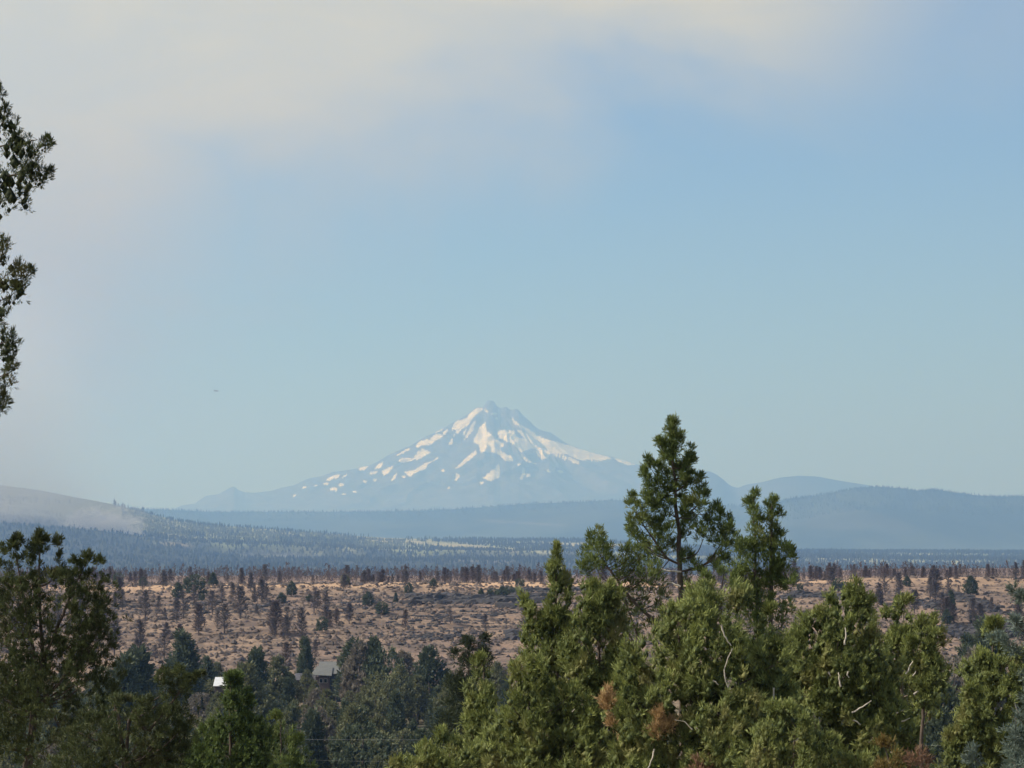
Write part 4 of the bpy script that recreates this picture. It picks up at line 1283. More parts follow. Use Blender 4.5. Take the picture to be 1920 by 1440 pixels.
# the ones that stand out, one by one: kind, px, top row, distance, width, label
STAND = [
    (0, 258, 1212, 420, 1.3, 'dark blue green pine below the slope beside left juniper'),
    (1, 232, 1228, 400, 1.2, 'short dark pine left of the dark blue green one'),
    (2, 343, 1186, 470, 1.3, 'tall dark pine in front of the tan slope at left'),
    (10, 385, 1232, 500, 0.9, 'slim dark juniper right of the tall dark pine'),
    (0, 482, 1214, 470, 1.1, 'pointed dark pine left of the grey roofed house'),
    (3, 520, 1232, 480, 1.1, 'olive juniper between the pointed pine and the house'),
    (1, 573, 1194, 530, 0.9, 'tall spired pine just left of the grey roofed house'),
    (2, 662, 1200, 512, 1.5, 'deep green broad pine just right of the grey roofed house'),
    (8, 672, 1204, 500, 1.0, 'grey olive juniper with a dead top right of house'),
    (0, 701, 1194, 500, 0.95, 'slender pine two trees right of the house'),
    (11, 722, 1212, 480, 0.85, 'compact dark juniper right of the slender pine'),
    (8, 760, 1222, 490, 1.1, 'greyish juniper on the slope foot right of house'),
    (10, 805, 1215, 470, 1.1, 'dark juniper left of the twin leader spruce'),
    (4, 579, 1257, 505, 1.1, 'olive juniper hiding the left wing of the house'),
    (3, 590, 1277, 495, 0.9, 'olive juniper in front of the house left wall'),
    (6, 657, 1294, 490, 1.0, 'rounded juniper in front of the house deck'),
    (5, 545, 1262, 505, 1.1, 'olive juniper just left of the house wing'),
    (3, 462, 1246, 400, 1.1, 'small olive juniper beyond the bright green cone'),
    (1, 1818, 1190, 470, 1.2, 'dark pine beside the wooden utility pole'),
    (2, 1847, 1166, 440, 1.2, 'dark blue green pine behind the olive pointed juniper'),
    (9, 1790, 1232, 360, 1.0, 'grey round juniper below the utility pole'),
    (8, 1825, 1222, 380, 1.0, 'grey juniper with a rounded top right of the pole'),
    (10, 1776, 1290, 280, 1.0, 'dark green juniper low in the right hand gap'),
]
for q, px, yt, d, wd, lab in STAND:
    plant_px(q, px, yt, d, lab, VG, wd)

vr = rg(60)
ZONES = [('left', 0, 330), ('below the grey roofed house', 500, 720), ('left centre', 330, 500), ('right of the house', 720, 960), ('right hand gap', 1680, 1920), ('behind the juniper group', 960, 1680)]
KIND_L = {0: 'dark pine', 1: 'dark pine', 2: 'dark pine', 3: 'olive juniper', 4: 'olive juniper', 5: 'olive juniper', 6: 'rounded olive juniper', 7: 'rounded olive juniper', 8: 'greyish juniper', 9: 'greyish rounded juniper', 10: 'dark juniper', 11: 'rounded dark juniper'}
COLS = [(200, 'behind the left edge juniper'), (330, 'right of the left edge juniper'), (420, 'beside the white roofed shed'), (500, 'above the bright green juniper'), (560, 'left of the grey roofed house'), (690, 'near the grey roofed house'), (780, 'right of the grey roofed house'), (870, 'by the dark twin spruce'), (960, 'below the volcano summit'), (1100, 'behind the columnar juniper'), (1280, 'behind the leaning juniper'), (1480, 'behind the two spired juniper'), (1640, 'behind the rounded juniper'), (1770, 'left of the utility pole'), (1850, 'by the utility pole'), (9999, 'by the right edge spruce')]


def column(px):
    return next(n for lim, n in COLS if px < lim)


placed = []
cnt = 0
tries = 0
while cnt < 400 and tries < 30000:
    tries += 1
    d = 105 + (545 - 105) * vr.uniform() ** 0.5
    px = vr.uniform(-60, 1980)
    if 960 < px < 1690 and vr.uniform() < 0.9:
        continue
    x, y = P(px, 1040, d)[:2]
    h = float(np.clip(vr.normal(6.6, 1.3), 4.0, 9.5)) * (0.75 if d > 490 else 1.0)
    zt = float(gz(x, y)) + h
    pxt, pyt = proj(x, y, zt)
    lim = 1236 if 200 < px < 960 else 1225
    if pyt < lim + 10 * vr.uniform():
        continue
    if d < 522 and 548 < px < 685 and pyt < 1291:
        continue
    if 372 < px < 446 and d < 484 and pyt < 1293:
        continue
    if 1795 < px < 1822 and d < 482 and pyt < 1230:
        continue
    if any((x - a) ** 2 + (y - b) ** 2 < 2.6 ** 2 for a, b in placed):
        continue
    q = int(vr.choice(12, p=[.09, .09, .09, .13, .13, .13, .09, .09, .03, .02, .07, .04]))
    zone = next(z for z in ZONES if z[1] <= max(0, min(px, 1919)) < z[2])
    where = 'near the house' if d > 430 else ('half way down the valley' if d > 260 else 'low in the valley')
    ztxt = {'left': 'at far left', 'left centre': 'left of centre', 'below the grey roofed house': 'below the grey roofed house', 'right of the house': 'right of the house', 'right hand gap': 'in the right hand gap', 'behind the juniper group': 'behind the juniper group'}[zone[0]]
    rw = 'far' if d > 430 else ('middle' if d > 260 else 'near')
    size = 'small' if h < 6.0 else ('tall' if h > 7.3 else 'medium')
    plant(q, x, y, h, vr.uniform(0, 6.28), f'{size} {KIND_L[q]}, {rw} valley row, {column(px)}', VG, vr.uniform(0.9, 1.25))
    placed.append((x, y)); cnt += 1


# ------------------------------------------------------------------ burnt and green trees of the mesa
def proto_burnt(rng, mat_f, H=6.0, leaf=0, tw=300):
    root = thing('burnt_tree', 'x', 'tree')
    path = np.stack([0.05 * H * np.cumsum(rng.normal(0, .15, 8)), 0.05 * H * np.cumsum(rng.normal(0, .15, 8)), np.linspace(-0.3, H, 8)], 1)
    parts = [tube(path, np.linspace(0.024 * H, 0.004 * H, 8), 5)]
    child('trunk', *join(parts), M_CHAR, root)
    # limbs and fine scorched twigs
    Vs = []
    for b in range(tw):
        t = rng.uniform(0.14, 0.98)
        o = path[min(7, int(t * 7))] * 1.0; o[2] = t * H
        Rm = H * 0.24 * (1 - t) ** 0.6 + 0.05 * H
        ph = rng.uniform(0, 6.28)
        f = rng.uniform(0.1, 0.9)
        c = o + Rm * f * np.array([math.cos(ph), math.sin(ph), rng.uniform(-.1, .7)])
        d = np.array([math.cos(ph) + rng.normal(0, .5), math.sin(ph) + rng.normal(0, .5), rng.uniform(0, 1.2)])
        d /= np.linalg.norm(d)
        L = rng.uniform(0.5, 1.3) * H / 6
        s = np.cross(d, rng.normal(size=3)); s /= np.linalg.norm(s)
        wd = rng.uniform(0.07, 0.17) * H / 6
        Vs.append([c - d * L / 2, c - s * wd / 2, c + d * L / 2, c + s * wd / 2])
    V = np.array(Vs).reshape(-1, 3)
    F = np.arange(len(V)).reshape(-1, 4)
    child('twigs' if False else 'crown', V, F, mat_f, root, attrs={'tint': ('FACE', rng.uniform(0, 1, len(F)))})
    return root


M_GREYT = foliage_mat('scorched_grey_twigs', (0.065, 0.054, 0.056), (0.135, 0.112, 0.108), None)
BP = [proto_burnt(rg(200 + k), M_GREYT if k < 4 else M_CHARR, 6.0, 0, (560, 420, 680, 300, 680, 600, 760)[k]) for k in range(7)]
BUSED = set()


def plant_burnt(k, x, y, h, label, group, rng):
    s = h / 6.0
    wd = s * rng.uniform(0.85, 1.25)
    loc = (float(x), float(y), float(gz(x, y)) - 0.05)
    if k not in BUSED:
        BUSED.add(k)
        o = BP[k]; o.location = loc; o.scale = (wd, wd, s); o['label'] = label; o['group'] = group
        return o
    return copy_thing(BP[k], loc, rng.uniform(0, 6.28), (wd, wd, s), label, group)


br = rg(70)


def third(px):
    return 'left' if px < 500 else ('centre' if px < 1050 else 'right')


BG = 'burnt trees on the mesa and its slope'
nb = 0
STB = [(222, 1131, 7.5), (272, 1163, 8), (262, 1228, 8), (345, 1160, 7.5), (450, 1160, 8.5), (372, 1192, 8), (490, 1132, 7), (588, 1150, 7), (150, 1170, 7), (420, 1188, 7.5), (515, 1190, 8.5), (540, 1190, 7), (566, 1205, 8.5), (610, 1150, 6), (655, 1170, 5.5), (760, 1180, 5), (215, 1228, 8.5), (398, 1152, 6.5), (470, 1110, 6), (1780, 1125, 7), (1775, 1170, 7), (1825, 1172, 7), (1715, 1150, 6.5), (1660, 1118, 6), (1685, 1114, 6.5), (1650, 1135, 6), (1560, 1100, 6), (845, 1170, 4.5), (910, 1180, 4)]


def ray_ground(px, py, lo=560, hi=905):
    d = np.linspace(lo, hi, 700)
    p = P(np.full_like(d, px), np.full_like(d, py), d)
    g = gz(p[:, 0], p[:, 1])
    k = np.where(p[:, 2] <= g)[0]
    k = k[0] if len(k) else len(d) - 1
    return p[k, 0], p[k, 1]


for n_, (px, py, h) in enumerate(STB):
    x, y = ray_ground(px, py)
    plant_burnt(n_ % 4 if n_ % 5 else 4, x, y, h * 0.92, f'lone tall burnt tree, {"upper" if py < 1125 else ("middle" if py < 1165 else "lower")} slope, {column(px)}', BG, br)
    nb += 1
while nb < 140:
    px = br.uniform(-40, 1960); r = br.uniform(590, 862)
    if vnoise(px / 75, r / 45, 91) < br.uniform(0.25, 0.75):
        continue
    if 700 < px < 1000 and br.uniform() < 0.55:
        continue
    if 1180 < px < 1480 and br.uniform() < 0.7:
        continue
    x, y = P(px, 1040, r)[:2]
    h = float(np.clip(br.normal(4.6, 1.2), 2.2, 7.5))
    k = int(br.choice(7, p=[.25, .25, .2, .15, .05, .05, .05]))
    band = 'lower' if r < 680 else ('middle' if r < 780 else 'upper')
    size = 'small' if h < 4.0 else ('tall' if h > 5.2 else 'medium')
    plant_burnt(k, x, y, h, f'{size} {"grey" if k < 4 else "reddish"} burnt tree, {band} slope, {column(px)}', BG, br)
    nb += 1
while nb < 290:
    px = br.uniform(-40, 1960); r = 856 + 62 * br.uniform() ** 1.3
    if vnoise(px / 60, r / 30, 93) < br.uniform(0.2, 0.65):
        continue
    if 1180 < px < 1480 and br.uniform() < 0.7:
        continue
    x, y = P(px, 1040, r)[:2]
    h = float(np.clip(br.normal(3.9, 0.9), 2.0, 6.2))
    k = int(br.choice(7, p=[.1, .1, .1, .05, .25, .15, .25]))
    size = 'small' if h < 3.4 else ('tall' if h > 4.4 else 'medium')
    plant_burnt(k, x, y, h, f'{size} {"grey" if k < 4 else "reddish"} burnt tree on mesa rim, {column(px)}', BG, br)
    nb += 1
# the rest of the burnt wood behind the rim: one mass
parts_V = []; parts_T = []
for q in range(3600):
    px = br.uniform(-80, 2000)
    r = 912 + 480 * br.uniform() ** 0.9
    if vnoise(px / 50, r / 60, 95) < br.uniform(0.1, 0.6):
        continue
    x, y = P(px, 1040, r)[:2]
    h = float(np.clip(br.normal(4.0, 1.0), 1.8, 6.5)) * (1 if r < 1150 else 0.85)
    nq = 32
    t = br.uniform(0.05, 1, nq)
    ph = br.uniform(0, 6.28, nq)
    Rm = h * (0.24 * (1 - t) ** 0.6 + 0.03) * br.uniform(0.1, 1, nq)
    c = np.stack([x + Rm * np.cos(ph), y + Rm * np.sin(ph), gz(x, y) + t * h], 1)
    d = np.stack([np.cos(ph) * .6 + br.normal(0, .3, nq), np.sin(ph) * .6 + br.normal(0, .3, nq), np.full(nq, .9)], 1)
    d /= np.linalg.norm(d, axis=1, keepdims=True)
    s = np.cross(d, br.normal(size=(nq, 3))); s /= np.linalg.norm(s, axis=1, keepdims=True)
    L = br.uniform(0.5, 1.2, nq)[:, None] * h / 5; wd = br.uniform(0.12, 0.30, nq)[:, None] * h / 5
    parts_V.append(np.stack([c - d * L / 2, c - s * wd / 2, c + d * L / 2, c + s * wd / 2], 1).reshape(-1, 3))
    parts_T.append(np.full(nq, br.uniform()) * 0.7 + 0.3 * br.uniform(0, 1, nq))
V = np.concatenate(parts_V); F = np.arange(len(V)).reshape(-1, 4)
o = link('burnt_forest', mesh_np('burnt_forest', V, F, M_CHARR, attrs={'tint': ('FACE', np.concatenate(parts_T))}), kind='stuff')
o['label'] = 'mass of scorched trees on the mesa behind the rim'

# live junipers that survived on the mesa
GREEN = [(364, 1117, 41, 40, 11), (333, 1123, 20, 30, 10), (378, 1127, 12, 16, 11), (400, 1098, 24, 25, 0), (222, 1098, 20, 25, 11), (528, 1131, 17, 20, 10), (546, 1118, 18, 28, 10), (690, 1136, 20, 26, 10), (716, 1154, 24, 26, 11), (604, 1186, 22, 30, 11), (742, 1131, 9, 20, 0), (648, 1096, 30, 20, 4), (766, 1115, 16, 22, 10), (902, 1124, 10, 22, 10), (925, 1120, 22, 18, 11), (942, 1124, 20, 24, 10), (956, 1118, 20, 20, 11), (580, 1128, 16, 14, 10), (1572, 1110, 24, 26, 11), (1820, 1116, 24, 36, 10), (1783, 1148, 18, 42, 0), (1776, 1172, 18, 30, 10), (1680, 1142, 12, 26, 0), (1648, 1132, 14, 26, 10), (1825, 1168, 14, 22, 10), (1910, 1158, 12, 18, 11), (268, 1100, 14, 18, 10), (812, 1100, 12, 16, 10), (975, 1100, 18, 16, 11), (1700, 1100, 14, 20, 10), (1500, 1110, 12, 18, 11)]
for px, py, w_, h_, q in GREEN:
    x, y = ray_ground(px, py)
    h = h_ / FPX * y
    wd = (w_ / h_) / (0.5 if q in (10, 4) else (0.68 if q == 11 else 0.4))
    plant(q, x, y, h, br.uniform(0, 6.28), f'live {"slim" if w_ < 13 else ("broad" if w_ > 21 else "rounded")} green juniper, {"rim" if py < 1106 else ("mid slope" if py > 1140 else "upper slope")}, {column(px)}', 'live junipers on the burnt mesa', float(np.clip(wd, 0.7, 1.8)))

# ------------------------------------------------------------------ scrub and rocks of the slope
sr = rg(80)


def blobs(n, place, rmin, rmax, flat, rng):
    """low ragged tufts: a five sided ring at the ground and a tip"""
    x, y = place(n)
    z = gz(x, y)
    r = rmin + (rmax - rmin) * rng.uniform(0, 1, n) ** 2.2
    ang = np.linspace(0, 2 * math.pi, 5, endpoint=False)[None] + rng.uniform(0, 6.28, (n, 1))
    rj = r[:, None] * rng.uniform(0.7, 1.5, (n, 5))
    low = np.stack([x[:, None] + rj * np.cos(ang), y[:, None] + rj * np.sin(ang), z[:, None] + rj * flat * rng.uniform(-0.2, .5, (n, 5))], -1)
    top = np.stack([x + r * rng.normal(0, .3, n), y, z + r * flat * rng.uniform(0.8, 1.5, n)], -1)[:, None]
    V = np.concatenate([low, top], 1).reshape(-1, 3)
    f = np.array([(j, (j + 1) % 5, 5) for j in range(5)])
    F = (f[None] + (np.arange(n) * 6)[:, None, None]).reshape(-1, 3)
    return V, F, np.repeat(rng.uniform(0, 1, n), 5)


def place_slope(n):
    r = 560 + 345 * sr.uniform(0, 1, n); px = sr.uniform(-80, 2000, n)
    p = P(px, 1040, r)
    k = fbm(p[:, 0] / 38, p[:, 1] / 30, 33, 3) > sr.uniform(-0.75, 0.35, n)
    p = np.where(k[:, None], p, p[::-1])
    return p[:, 0], p[:, 1]


V, F, T = blobs(36000, place_slope, 0.12, 0.85, 0.8, sr)
o = link('sagebrush', mesh_np('sagebrush', V, F, M_SAGE, attrs={'tint': ('FACE', T)}), kind='stuff')
o['label'] = 'low grey sagebrush scattered over the tan slope'


def rock_band(label, pts, n, h, rng, spread=6):
    pts = np.array(pts, float)
    W_ = np.array([ray_ground(px, py) for px, py in pts])
    n = int(n * 1.9); h = h * 0.8
    t = rng.uniform(0, len(W_) - 1.001, n)
    i = t.astype(int); f = (t - i)[:, None]
    c = W_[i] * (1 - f) + W_[i + 1] * f + rng.normal(0, 1, (n, 2)) * np.array([1.5, spread])
    iv, if_ = ico()
    r = h * rng.uniform(0.35, 1.0, n)
    sc = np.stack([r * rng.uniform(1.0, 2.4, n), r * rng.uniform(.8, 1.3, n), r], 1)
    base = np.stack([c[:, 0], c[:, 1], gz(c[:, 0], c[:, 1])], 1)
    # blocky boulders: push the icosahedron towards a box
    bv = np.sign(iv) * np.abs(iv) ** 0.5
    V = base[:, None] + bv[None] * sc[:, None] * rng.uniform(0.75, 1.2, (n, 12, 1))
    F = (if_[None] + (np.arange(n) * 12)[:, None, None]).reshape(-1, 3)
    o = link('rock_outcrop', mesh_np('rock_outcrop', V.reshape(-1, 3), F, M_ROCK), kind='stuff')
    o['label'] = label
    return o


rock_band('dark basalt rock band below the rim at centre', [(775, 1128), (830, 1125), (900, 1126), (960, 1128), (1020, 1126)], 130, 2.0, sr, 5)
rock_band('dark rock ledge below the rim behind the columnar juniper', [(960, 1108), (1010, 1108), (1080, 1107), (1200, 1108)], 90, 1.3, sr, 4)
rock_band('shaded rock ledge left of the juniper group', [(960, 1196), (1000, 1200), (1060, 1204)], 50, 1.4, sr, 4)
rock_band('grey rubble field on the slope at centre', [(640, 1128), (740, 1150), (860, 1165), (960, 1150)], 260, 0.7, sr, 26)
rock_band('long low rock ledge above the valley trees at centre', [(690, 1192), (760, 1194), (830, 1196), (900, 1192)], 80, 0.8, sr, 3)
rock_band('dark rock patch on the right slope', [(1790, 1122), (1820, 1126), (1850, 1138), (1865, 1142)], 70, 1.2, sr, 5)
rock_band('dark rock band low on the right slope', [(1740, 1186), (1800, 1190), (1850, 1188), (1930, 1184)], 110, 1.6, sr, 6)
rock_band('small dark rocks left on the right slope', [(1730, 1130), (1750, 1136), (1765, 1140)], 30, 1.0, sr, 4)
rock_band('dark rocks behind the rounded juniper', [(1480, 1120), (1530, 1118), (1590, 1122)], 60, 1.3, sr, 5)
rock_band('scattered dark rocks on the left slope', [(200, 1135), (300, 1142), (420, 1138), (520, 1140)], 110, 0.8, sr, 16)

# ------------------------------------------------------------------ far woods
fr = rg(90)


def cones(x, y, z, h, rng, wid=0.22, tiers=2):
    n = len(x); k = 5
    ang = np.linspace(0, 2 * math.pi, k, endpoint=False)
    Vs = []; Fs = []; off = 0
    for ti in range(tiers):
        z0 = z + h * (0.10 + 0.36 * ti); z1 = z + h * ((0.72, 1.0)[ti] if tiers == 2 else 1.0)
        rad = h * wid * (1.0, 0.66)[ti]
        a = ang[None] + rng.uniform(0, 6.28, (n, 1))
        rj = rad[:, None] * rng.uniform(0.7, 1.3, (n, k))
        ring = np.stack([x[:, None] + rj * np.cos(a), y[:, None] + rj * np.sin(a), z0[:, None] + 0 * a], -1)
        apex = np.stack([x + rad * rng.normal(0, .12, n), y, z1], -1)[:, None]
        v = np.concatenate([ring, apex], 1).reshape(-1, 3)
        b = (np.arange(n) * (k + 1))[:, None, None]
        f = np.array([(j, (j + 1) % k, k) for j in range(k)])[None] + b
        Vs.append(v); Fs.append(f.reshape(-1, 3) + off); off += len(v)
    tint = np.tile(np.repeat(rng.uniform(0, 1, n), k), tiers)
    return np.concatenate(Vs), np.concatenate(Fs), tint


M_FARW = foliage_mat('far_conifers', (0.016, 0.023, 0.016), (0.055, 0.065, 0.036), None)
M_FARG = foliage_mat('far_light_conifers', (0.06, 0.07, 0.035), (0.15, 0.15, 0.07), None)


def far_wood(name, label, height, px, d, h, mat, wid=0.22):
    x, z = height(px, d)
    V, F, T = cones(x, d, z - 0.5, h, fr, wid)
    o = link(name, mesh_np(name, V, F, mat, attrs={'tint': ('FACE', T)}), kind='stuff')
    o['label'] = label


# plain and foot of the hill: dense dark pines
n = 15000
px = fr.uniform(-120, 2050, n)
d = 4700 + 2850 * fr.uniform(0, 1, n) ** 0.9
keep = fbm(px / 160, d / 260, 77, 3) > -0.55
px, d = px[keep], d[keep]
far_wood('pine_forest', 'dark pine forest on the plain below the hillside', hill_h, px, d, np.clip(fr.normal(8.0, 1.8, len(px)), 4, 13), M_FARW, 0.32)
# hill slope: thicker in some strips, none on the smoky shoulder
n = 26000
px = fr.uniform(-100, 2050, n)
d = 7400 + 2150 * fr.uniform(0, 1, n)
dn = fbm(px / 90, d / 300, 78, 4) + 0.35 * sstep(8700, 9500, d) + 0.25 * sstep(700, 1000, px) - 0.22 * sstep(420, 240, px) * sstep(7900, 8400, d) - 2.0 * sstep(230, 200, px) * sstep(8900, 9100, d)
keep = (dn > fr.uniform(-0.25, 0.42, n) + 0.20 * sstep(820, 700, px) * sstep(9400, 9200, d))
xq, zq = hill_h(px, d)
clr = hill_clear(np.stack([xq, d, zq], 1))
keep &= clr < 0.25
px, d = px[keep], d[keep]
far_wood('hillside_forest', 'scattered conifers on the green hillside', hill_h, px, d, np.clip(fr.normal(9.5, 2.4, len(px)), 4, 17), M_FARW, 0.22)
n = 5000
px = fr.uniform(230, 760, n); d = fr.uniform(7300, 9200, n)
far_wood('hillside_brush', 'pale green low trees on the hillside', hill_h, px, d, np.clip(fr.normal(6.5, 1.6, n), 3, 10), M_FARG, 0.4)
# treeline on the plain at right
n = 3000
px = fr.uniform(1380, 2050, n); d = 9350 + 160 * fr.uniform(0, 1, n)
far_wood('treeline', 'even treeline of the far plain at right', hill_h, px, d, np.clip(fr.normal(9, 1.8, n), 5, 14), M_FARW, 0.24)
n = 5200
px = fr.uniform(150, 2000, n); d = 18500 - 1200 * fr.uniform(0, 1, n) ** 2.5
far_wood('ridge_forest', 'conifers along the long blue wooded ridge', r1_h, px, d, np.clip(fr.normal(12, 4.5, n), 5, 28), M_FARW, 0.2)
n = 3200
px = fr.uniform(1440, 2050, n); d = 16000 - 1200 * fr.uniform(0, 1, n) ** 2
far_wood('hill_forest', 'conifers on the wooded hill at right', r2_h, px, d, np.clip(fr.normal(11, 3.2, n), 5, 20), M_FARW, 0.2)
# a few taller pines on the shoulder of the hill near the smoke
SH = [(216, 950, 30), (219, 948, 22), (232, 950, 24), (236, 952, 18), (242, 952, 20), (270, 960, 26), (285, 962, 14)]
for px, py, h in SH:
    x, z = hill_h(np.array([float(px)]), np.array([9450.0]))
    rt = thing('pine_tree', 'lone pine on the skyline of the smoky hill shoulder', 'tree', (float(x[0]), 9450, float(z[0])), 'pines on the hill skyline beside the smoke')
    V, F, T = cones(x, np.array([9450.0]), z, np.array([float(h) * 0.8]), fr, 0.2)
    child('crown', V, F, M_FARW, rt, attrs={'tint': ('FACE', T)})
    tv, tf_ = tube([(x[0], 9450, z[0] - 1), (x[0], 9450, z[0] + h * 0.3)], [0.5, 0.4], 5)
    child('trunk', tv, tf_, M_BARK, rt)

# ------------------------------------------------------------------ houses
M_ROOF = plain('grey_metal_roof', (0.125, 0.125, 0.115), 0.5, 0.12, 1.2)
M_ROOFD = plain('dark_shingle_roof', (0.075, 0.072, 0.085), 0.85, 0.25, 2)
M_WALL = plain('brown_timber_wall', (0.085, 0.062, 0.058), 0.85, 0.2, 2)
M_WALLG = plain('slate_grey_wall', (0.06, 0.075, 0.09), 0.85, 0.2, 2)
M_GLASS = plain('window_glass', (0.02, 0.025, 0.03), 0.1, 0.1, 2)
M_TRIM = plain('pale_trim', (0.35, 0.32, 0.27), 0.7, 0.1, 2)
M_WHITE = plain('white_metal_roof', (0.55, 0.56, 0.57), 0.45, 0.05, 1)
M_POLE = plain('pole_wood', (0.10, 0.075, 0.055), 0.9, 0.3, 4)


def slab(p4, th):
    """roof plane from four corners with thickness"""
    p = np.array(p4, float)
    nrm = np.cross(p[1] - p[0], p[3] - p[0]); nrm /= np.linalg.norm(nrm)
    if nrm[2] < 0:
        nrm = -nrm
    V = np.vstack([p, p + nrm * th])
    F = np.array([(0, 1, 2, 3), (4, 7, 6, 5), (0, 4, 5, 1), (1, 5, 6, 2), (2, 6, 7, 3), (3, 7, 4, 0)])
    return V, F


D_H = 520.0
u = D_H / FPX
c0 = P(620, 1262, D_H)
bz = float(gz(c0[0], D_H))
house = thing('house', 'brown timber house with light grey metal roof among valley trees', 'house', (c0[0], D_H, bz))
cx, cz = c0[0], c0[2]
hx0, hx1 = cx - 2.2, cx + 2.6
eave = cz + 0.05
child('wall', *box(hx0, hx1, D_H, D_H + 6.5, bz - 0.3, eave), M_WALLG, house)
gab = np.array([(hx0, D_H + .01, eave), (hx1, D_H + .01, eave), (hx1, D_H + 6.49, eave), (hx0, D_H + 6.49, eave)])
# roof: front plane climbs away from us, second plane stepped lower at left
for (a, b, y0, z0, y1, z1, th) in ((hx0 - .1, hx1 + 0.5, D_H - 0.8, eave - 0.25, D_H + 4.2, eave + 1.75, .12), (hx0 - .1, hx1 + 0.5, D_H + 7.5, eave - 0.25, D_H + 4.2, eave + 1.75, .12)):
    child('roof', *slab([(a, y0, z0), (b, y0, z0), (b, y1, z1), (a, y1, z1)], th), M_ROOF, house)
child('roof', *slab([(hx0 - 1.2, D_H - 2.2, eave - 0.35), (cx + 0.3, D_H - 2.2, eave - 0.55), (cx + .3, D_H + 1.5, eave + 0.95), (hx0 - .4, D_H + 1.5, eave + 1.0)], .12), M_ROOF, house)
child('wall', *box(hx0 - 0.4, cx - 0.1, D_H - 1.7, D_H - 0.01, bz - 0.3, eave - 0.62), M_WALL, house)
child('chimney', *box(cx + 0.9, cx + 1.5, D_H + 3.0, D_H + 3.6, eave + 1.0, eave + 2.3), M_WALL, house)
for k, wx in enumerate((cx - 1.6, cx - 0.8)):
    fr_ = child('window', *box(wx - .32, wx + .32, D_H - 1.78, D_H - 1.702, eave - 1.75, eave - 0.95), M_TRIM, house)
    g_ = mesh_np('pane', box(wx - .25, wx + .25, D_H - 1.80, D_H - 1.782, eave - 1.68, eave - 1.02)[0] - np.array(house.location), box(0, 1, 0, 1, 0, 1)[1], M_GLASS)
    link('pane', g_, fr_)
fr_ = child('window', *box(cx + .6, cx + 1.7, D_H - .08, D_H - .002, eave - 1.5, eave - 0.7), M_TRIM, house)
link('pane', mesh_np('pane', box(cx + .67, cx + 1.63, D_H - .1, D_H - .082, eave - 1.43, eave - .77)[0] - np.array(house.location), box(0, 1, 0, 1, 0, 1)[1], M_GLASS), fr_)
# deck at right with plank railing
dx0, dx1 = cx + 0.9, cx + 4.6
dz0, dz1 = P(640, 1297, D_H - 3)[2], P(640, 1281, D_H - 3)[2]
child('deck', *box(dx0, dx1, D_H - 3.0, D_H - 0.05, dz0 - 0.15, dz0 + 0.05), M_TRIM, house)
npl = 14
for k in range(npl):
    a = dx0 + (dx1 - dx0) * k / npl
    child('railing_plank', *box(a + .01, a + (dx1 - dx0) / npl - .01, D_H - 3.06, D_H - 3.0, dz0 + .06, dz1), M_WALL, house)
child('handrail', *box(dx0, dx1, D_H - 3.1, D_H - 2.96, dz1 + 0.002, dz1 + .1), M_WALL, house)
for k in range(3):
    a = dx0 + 0.1 + (dx1 - dx0 - .3) * k / 2
    child('deck_post', *box(a, a + .15, D_H - 2.95, D_H - 2.8, float(gz(a, D_H - 3)) - .2, dz0 - .155), M_POLE, house)
# lower left wing
wx0, wx1 = P(556, 1270, D_H)[0], hx0 - .45
wz = P(575, 1272, D_H)[2]
child('wall', *box(wx0, wx1, D_H - .5, D_H + 4, bz - .3, wz - .25), M_WALL, house)
child('roof', *slab([(wx0 - .4, D_H - 1.1, wz - .35), (wx1, D_H - 1.1, wz - .35), (wx1, D_H + 1.8, wz + .75), (wx0 - .4, D_H + 1.8, wz + .75)], .1), M_ROOFD, house)
child('roof', *slab([(wx0 - .4, D_H + 4.6, wz - .35), (wx1, D_H + 4.6, wz - .35), (wx1, D_H + 1.8, wz + .75), (wx0 - .4, D_H + 1.8, wz + .75)], .1), M_ROOFD, house)

D2 = 484.0
c2 = P(412, 1280, D2)
bz2 = float(gz(c2[0], D2))
shed = thing('shed', 'small building with bright white metal roof behind bright green juniper', 'shed', (c2[0], D2, bz2))
ez = P(412, 1287, D2)[2]; rz = P(412, 1272, D2)[2]
sx0, sx1 = P(400, 1280, D2)[0], P(440, 1280, D2)[0]
child('wall', *box(sx0 + .2, sx1 - .2, D2, D2 + 6, bz2 - .3, ez - .06), M_WALL, shed)
child('roof', *slab([(sx0, D2 - .4, ez), (sx1, D2 - .4, ez), (sx1, D2 + 3, rz), (sx0, D2 + 3, rz)], .1), M_WHITE, shed)
child('roof', *slab([(sx0, D2 + 6.4, ez), (sx1, D2 + 6.4, ez), (sx1, D2 + 3, rz), (sx0, D2 + 3, rz)], .1), M_WHITE, shed)
child('door', *box(sx0 + 1.0, sx0 + 2.0, D2 - .05, D2 - .002, bz2, bz2 + 2.0), M_TRIM, shed)
fr_ = child('window', *box(sx0 + .35, sx0 + .85, D2 - .06, D2 - .002, bz2 + 1.0, bz2 + 1.8), M_TRIM, shed)

# ------------------------------------------------------------------ pole, cables, aircraft
D3 = 478.0
pt = P(1808, 1191, D3)
pz = float(gz(pt[0], D3))
pole = thing('utility_pole', 'wooden utility pole in the gap at right', 'pole', (pt[0], D3, pz))
child('post', *tube([(pt[0], D3, pz - .5), (pt[0], D3, pt[2])], [.22, .14], 8), M_POLE, pole)
child('crossarm', *box(pt[0] - .9, pt[0] + .9, D3 - .26, D3 - .15, pt[2] - 0.75, pt[2] - .6), M_POLE, pole)
for s in (-.8, .0, .8):
    child('insulator', *tube([(pt[0] + s, D3 - .2, pt[2] - .6), (pt[0] + s, D3 - .2, pt[2] - .4)], [.06, .04], 6), M_TRIM, pole)

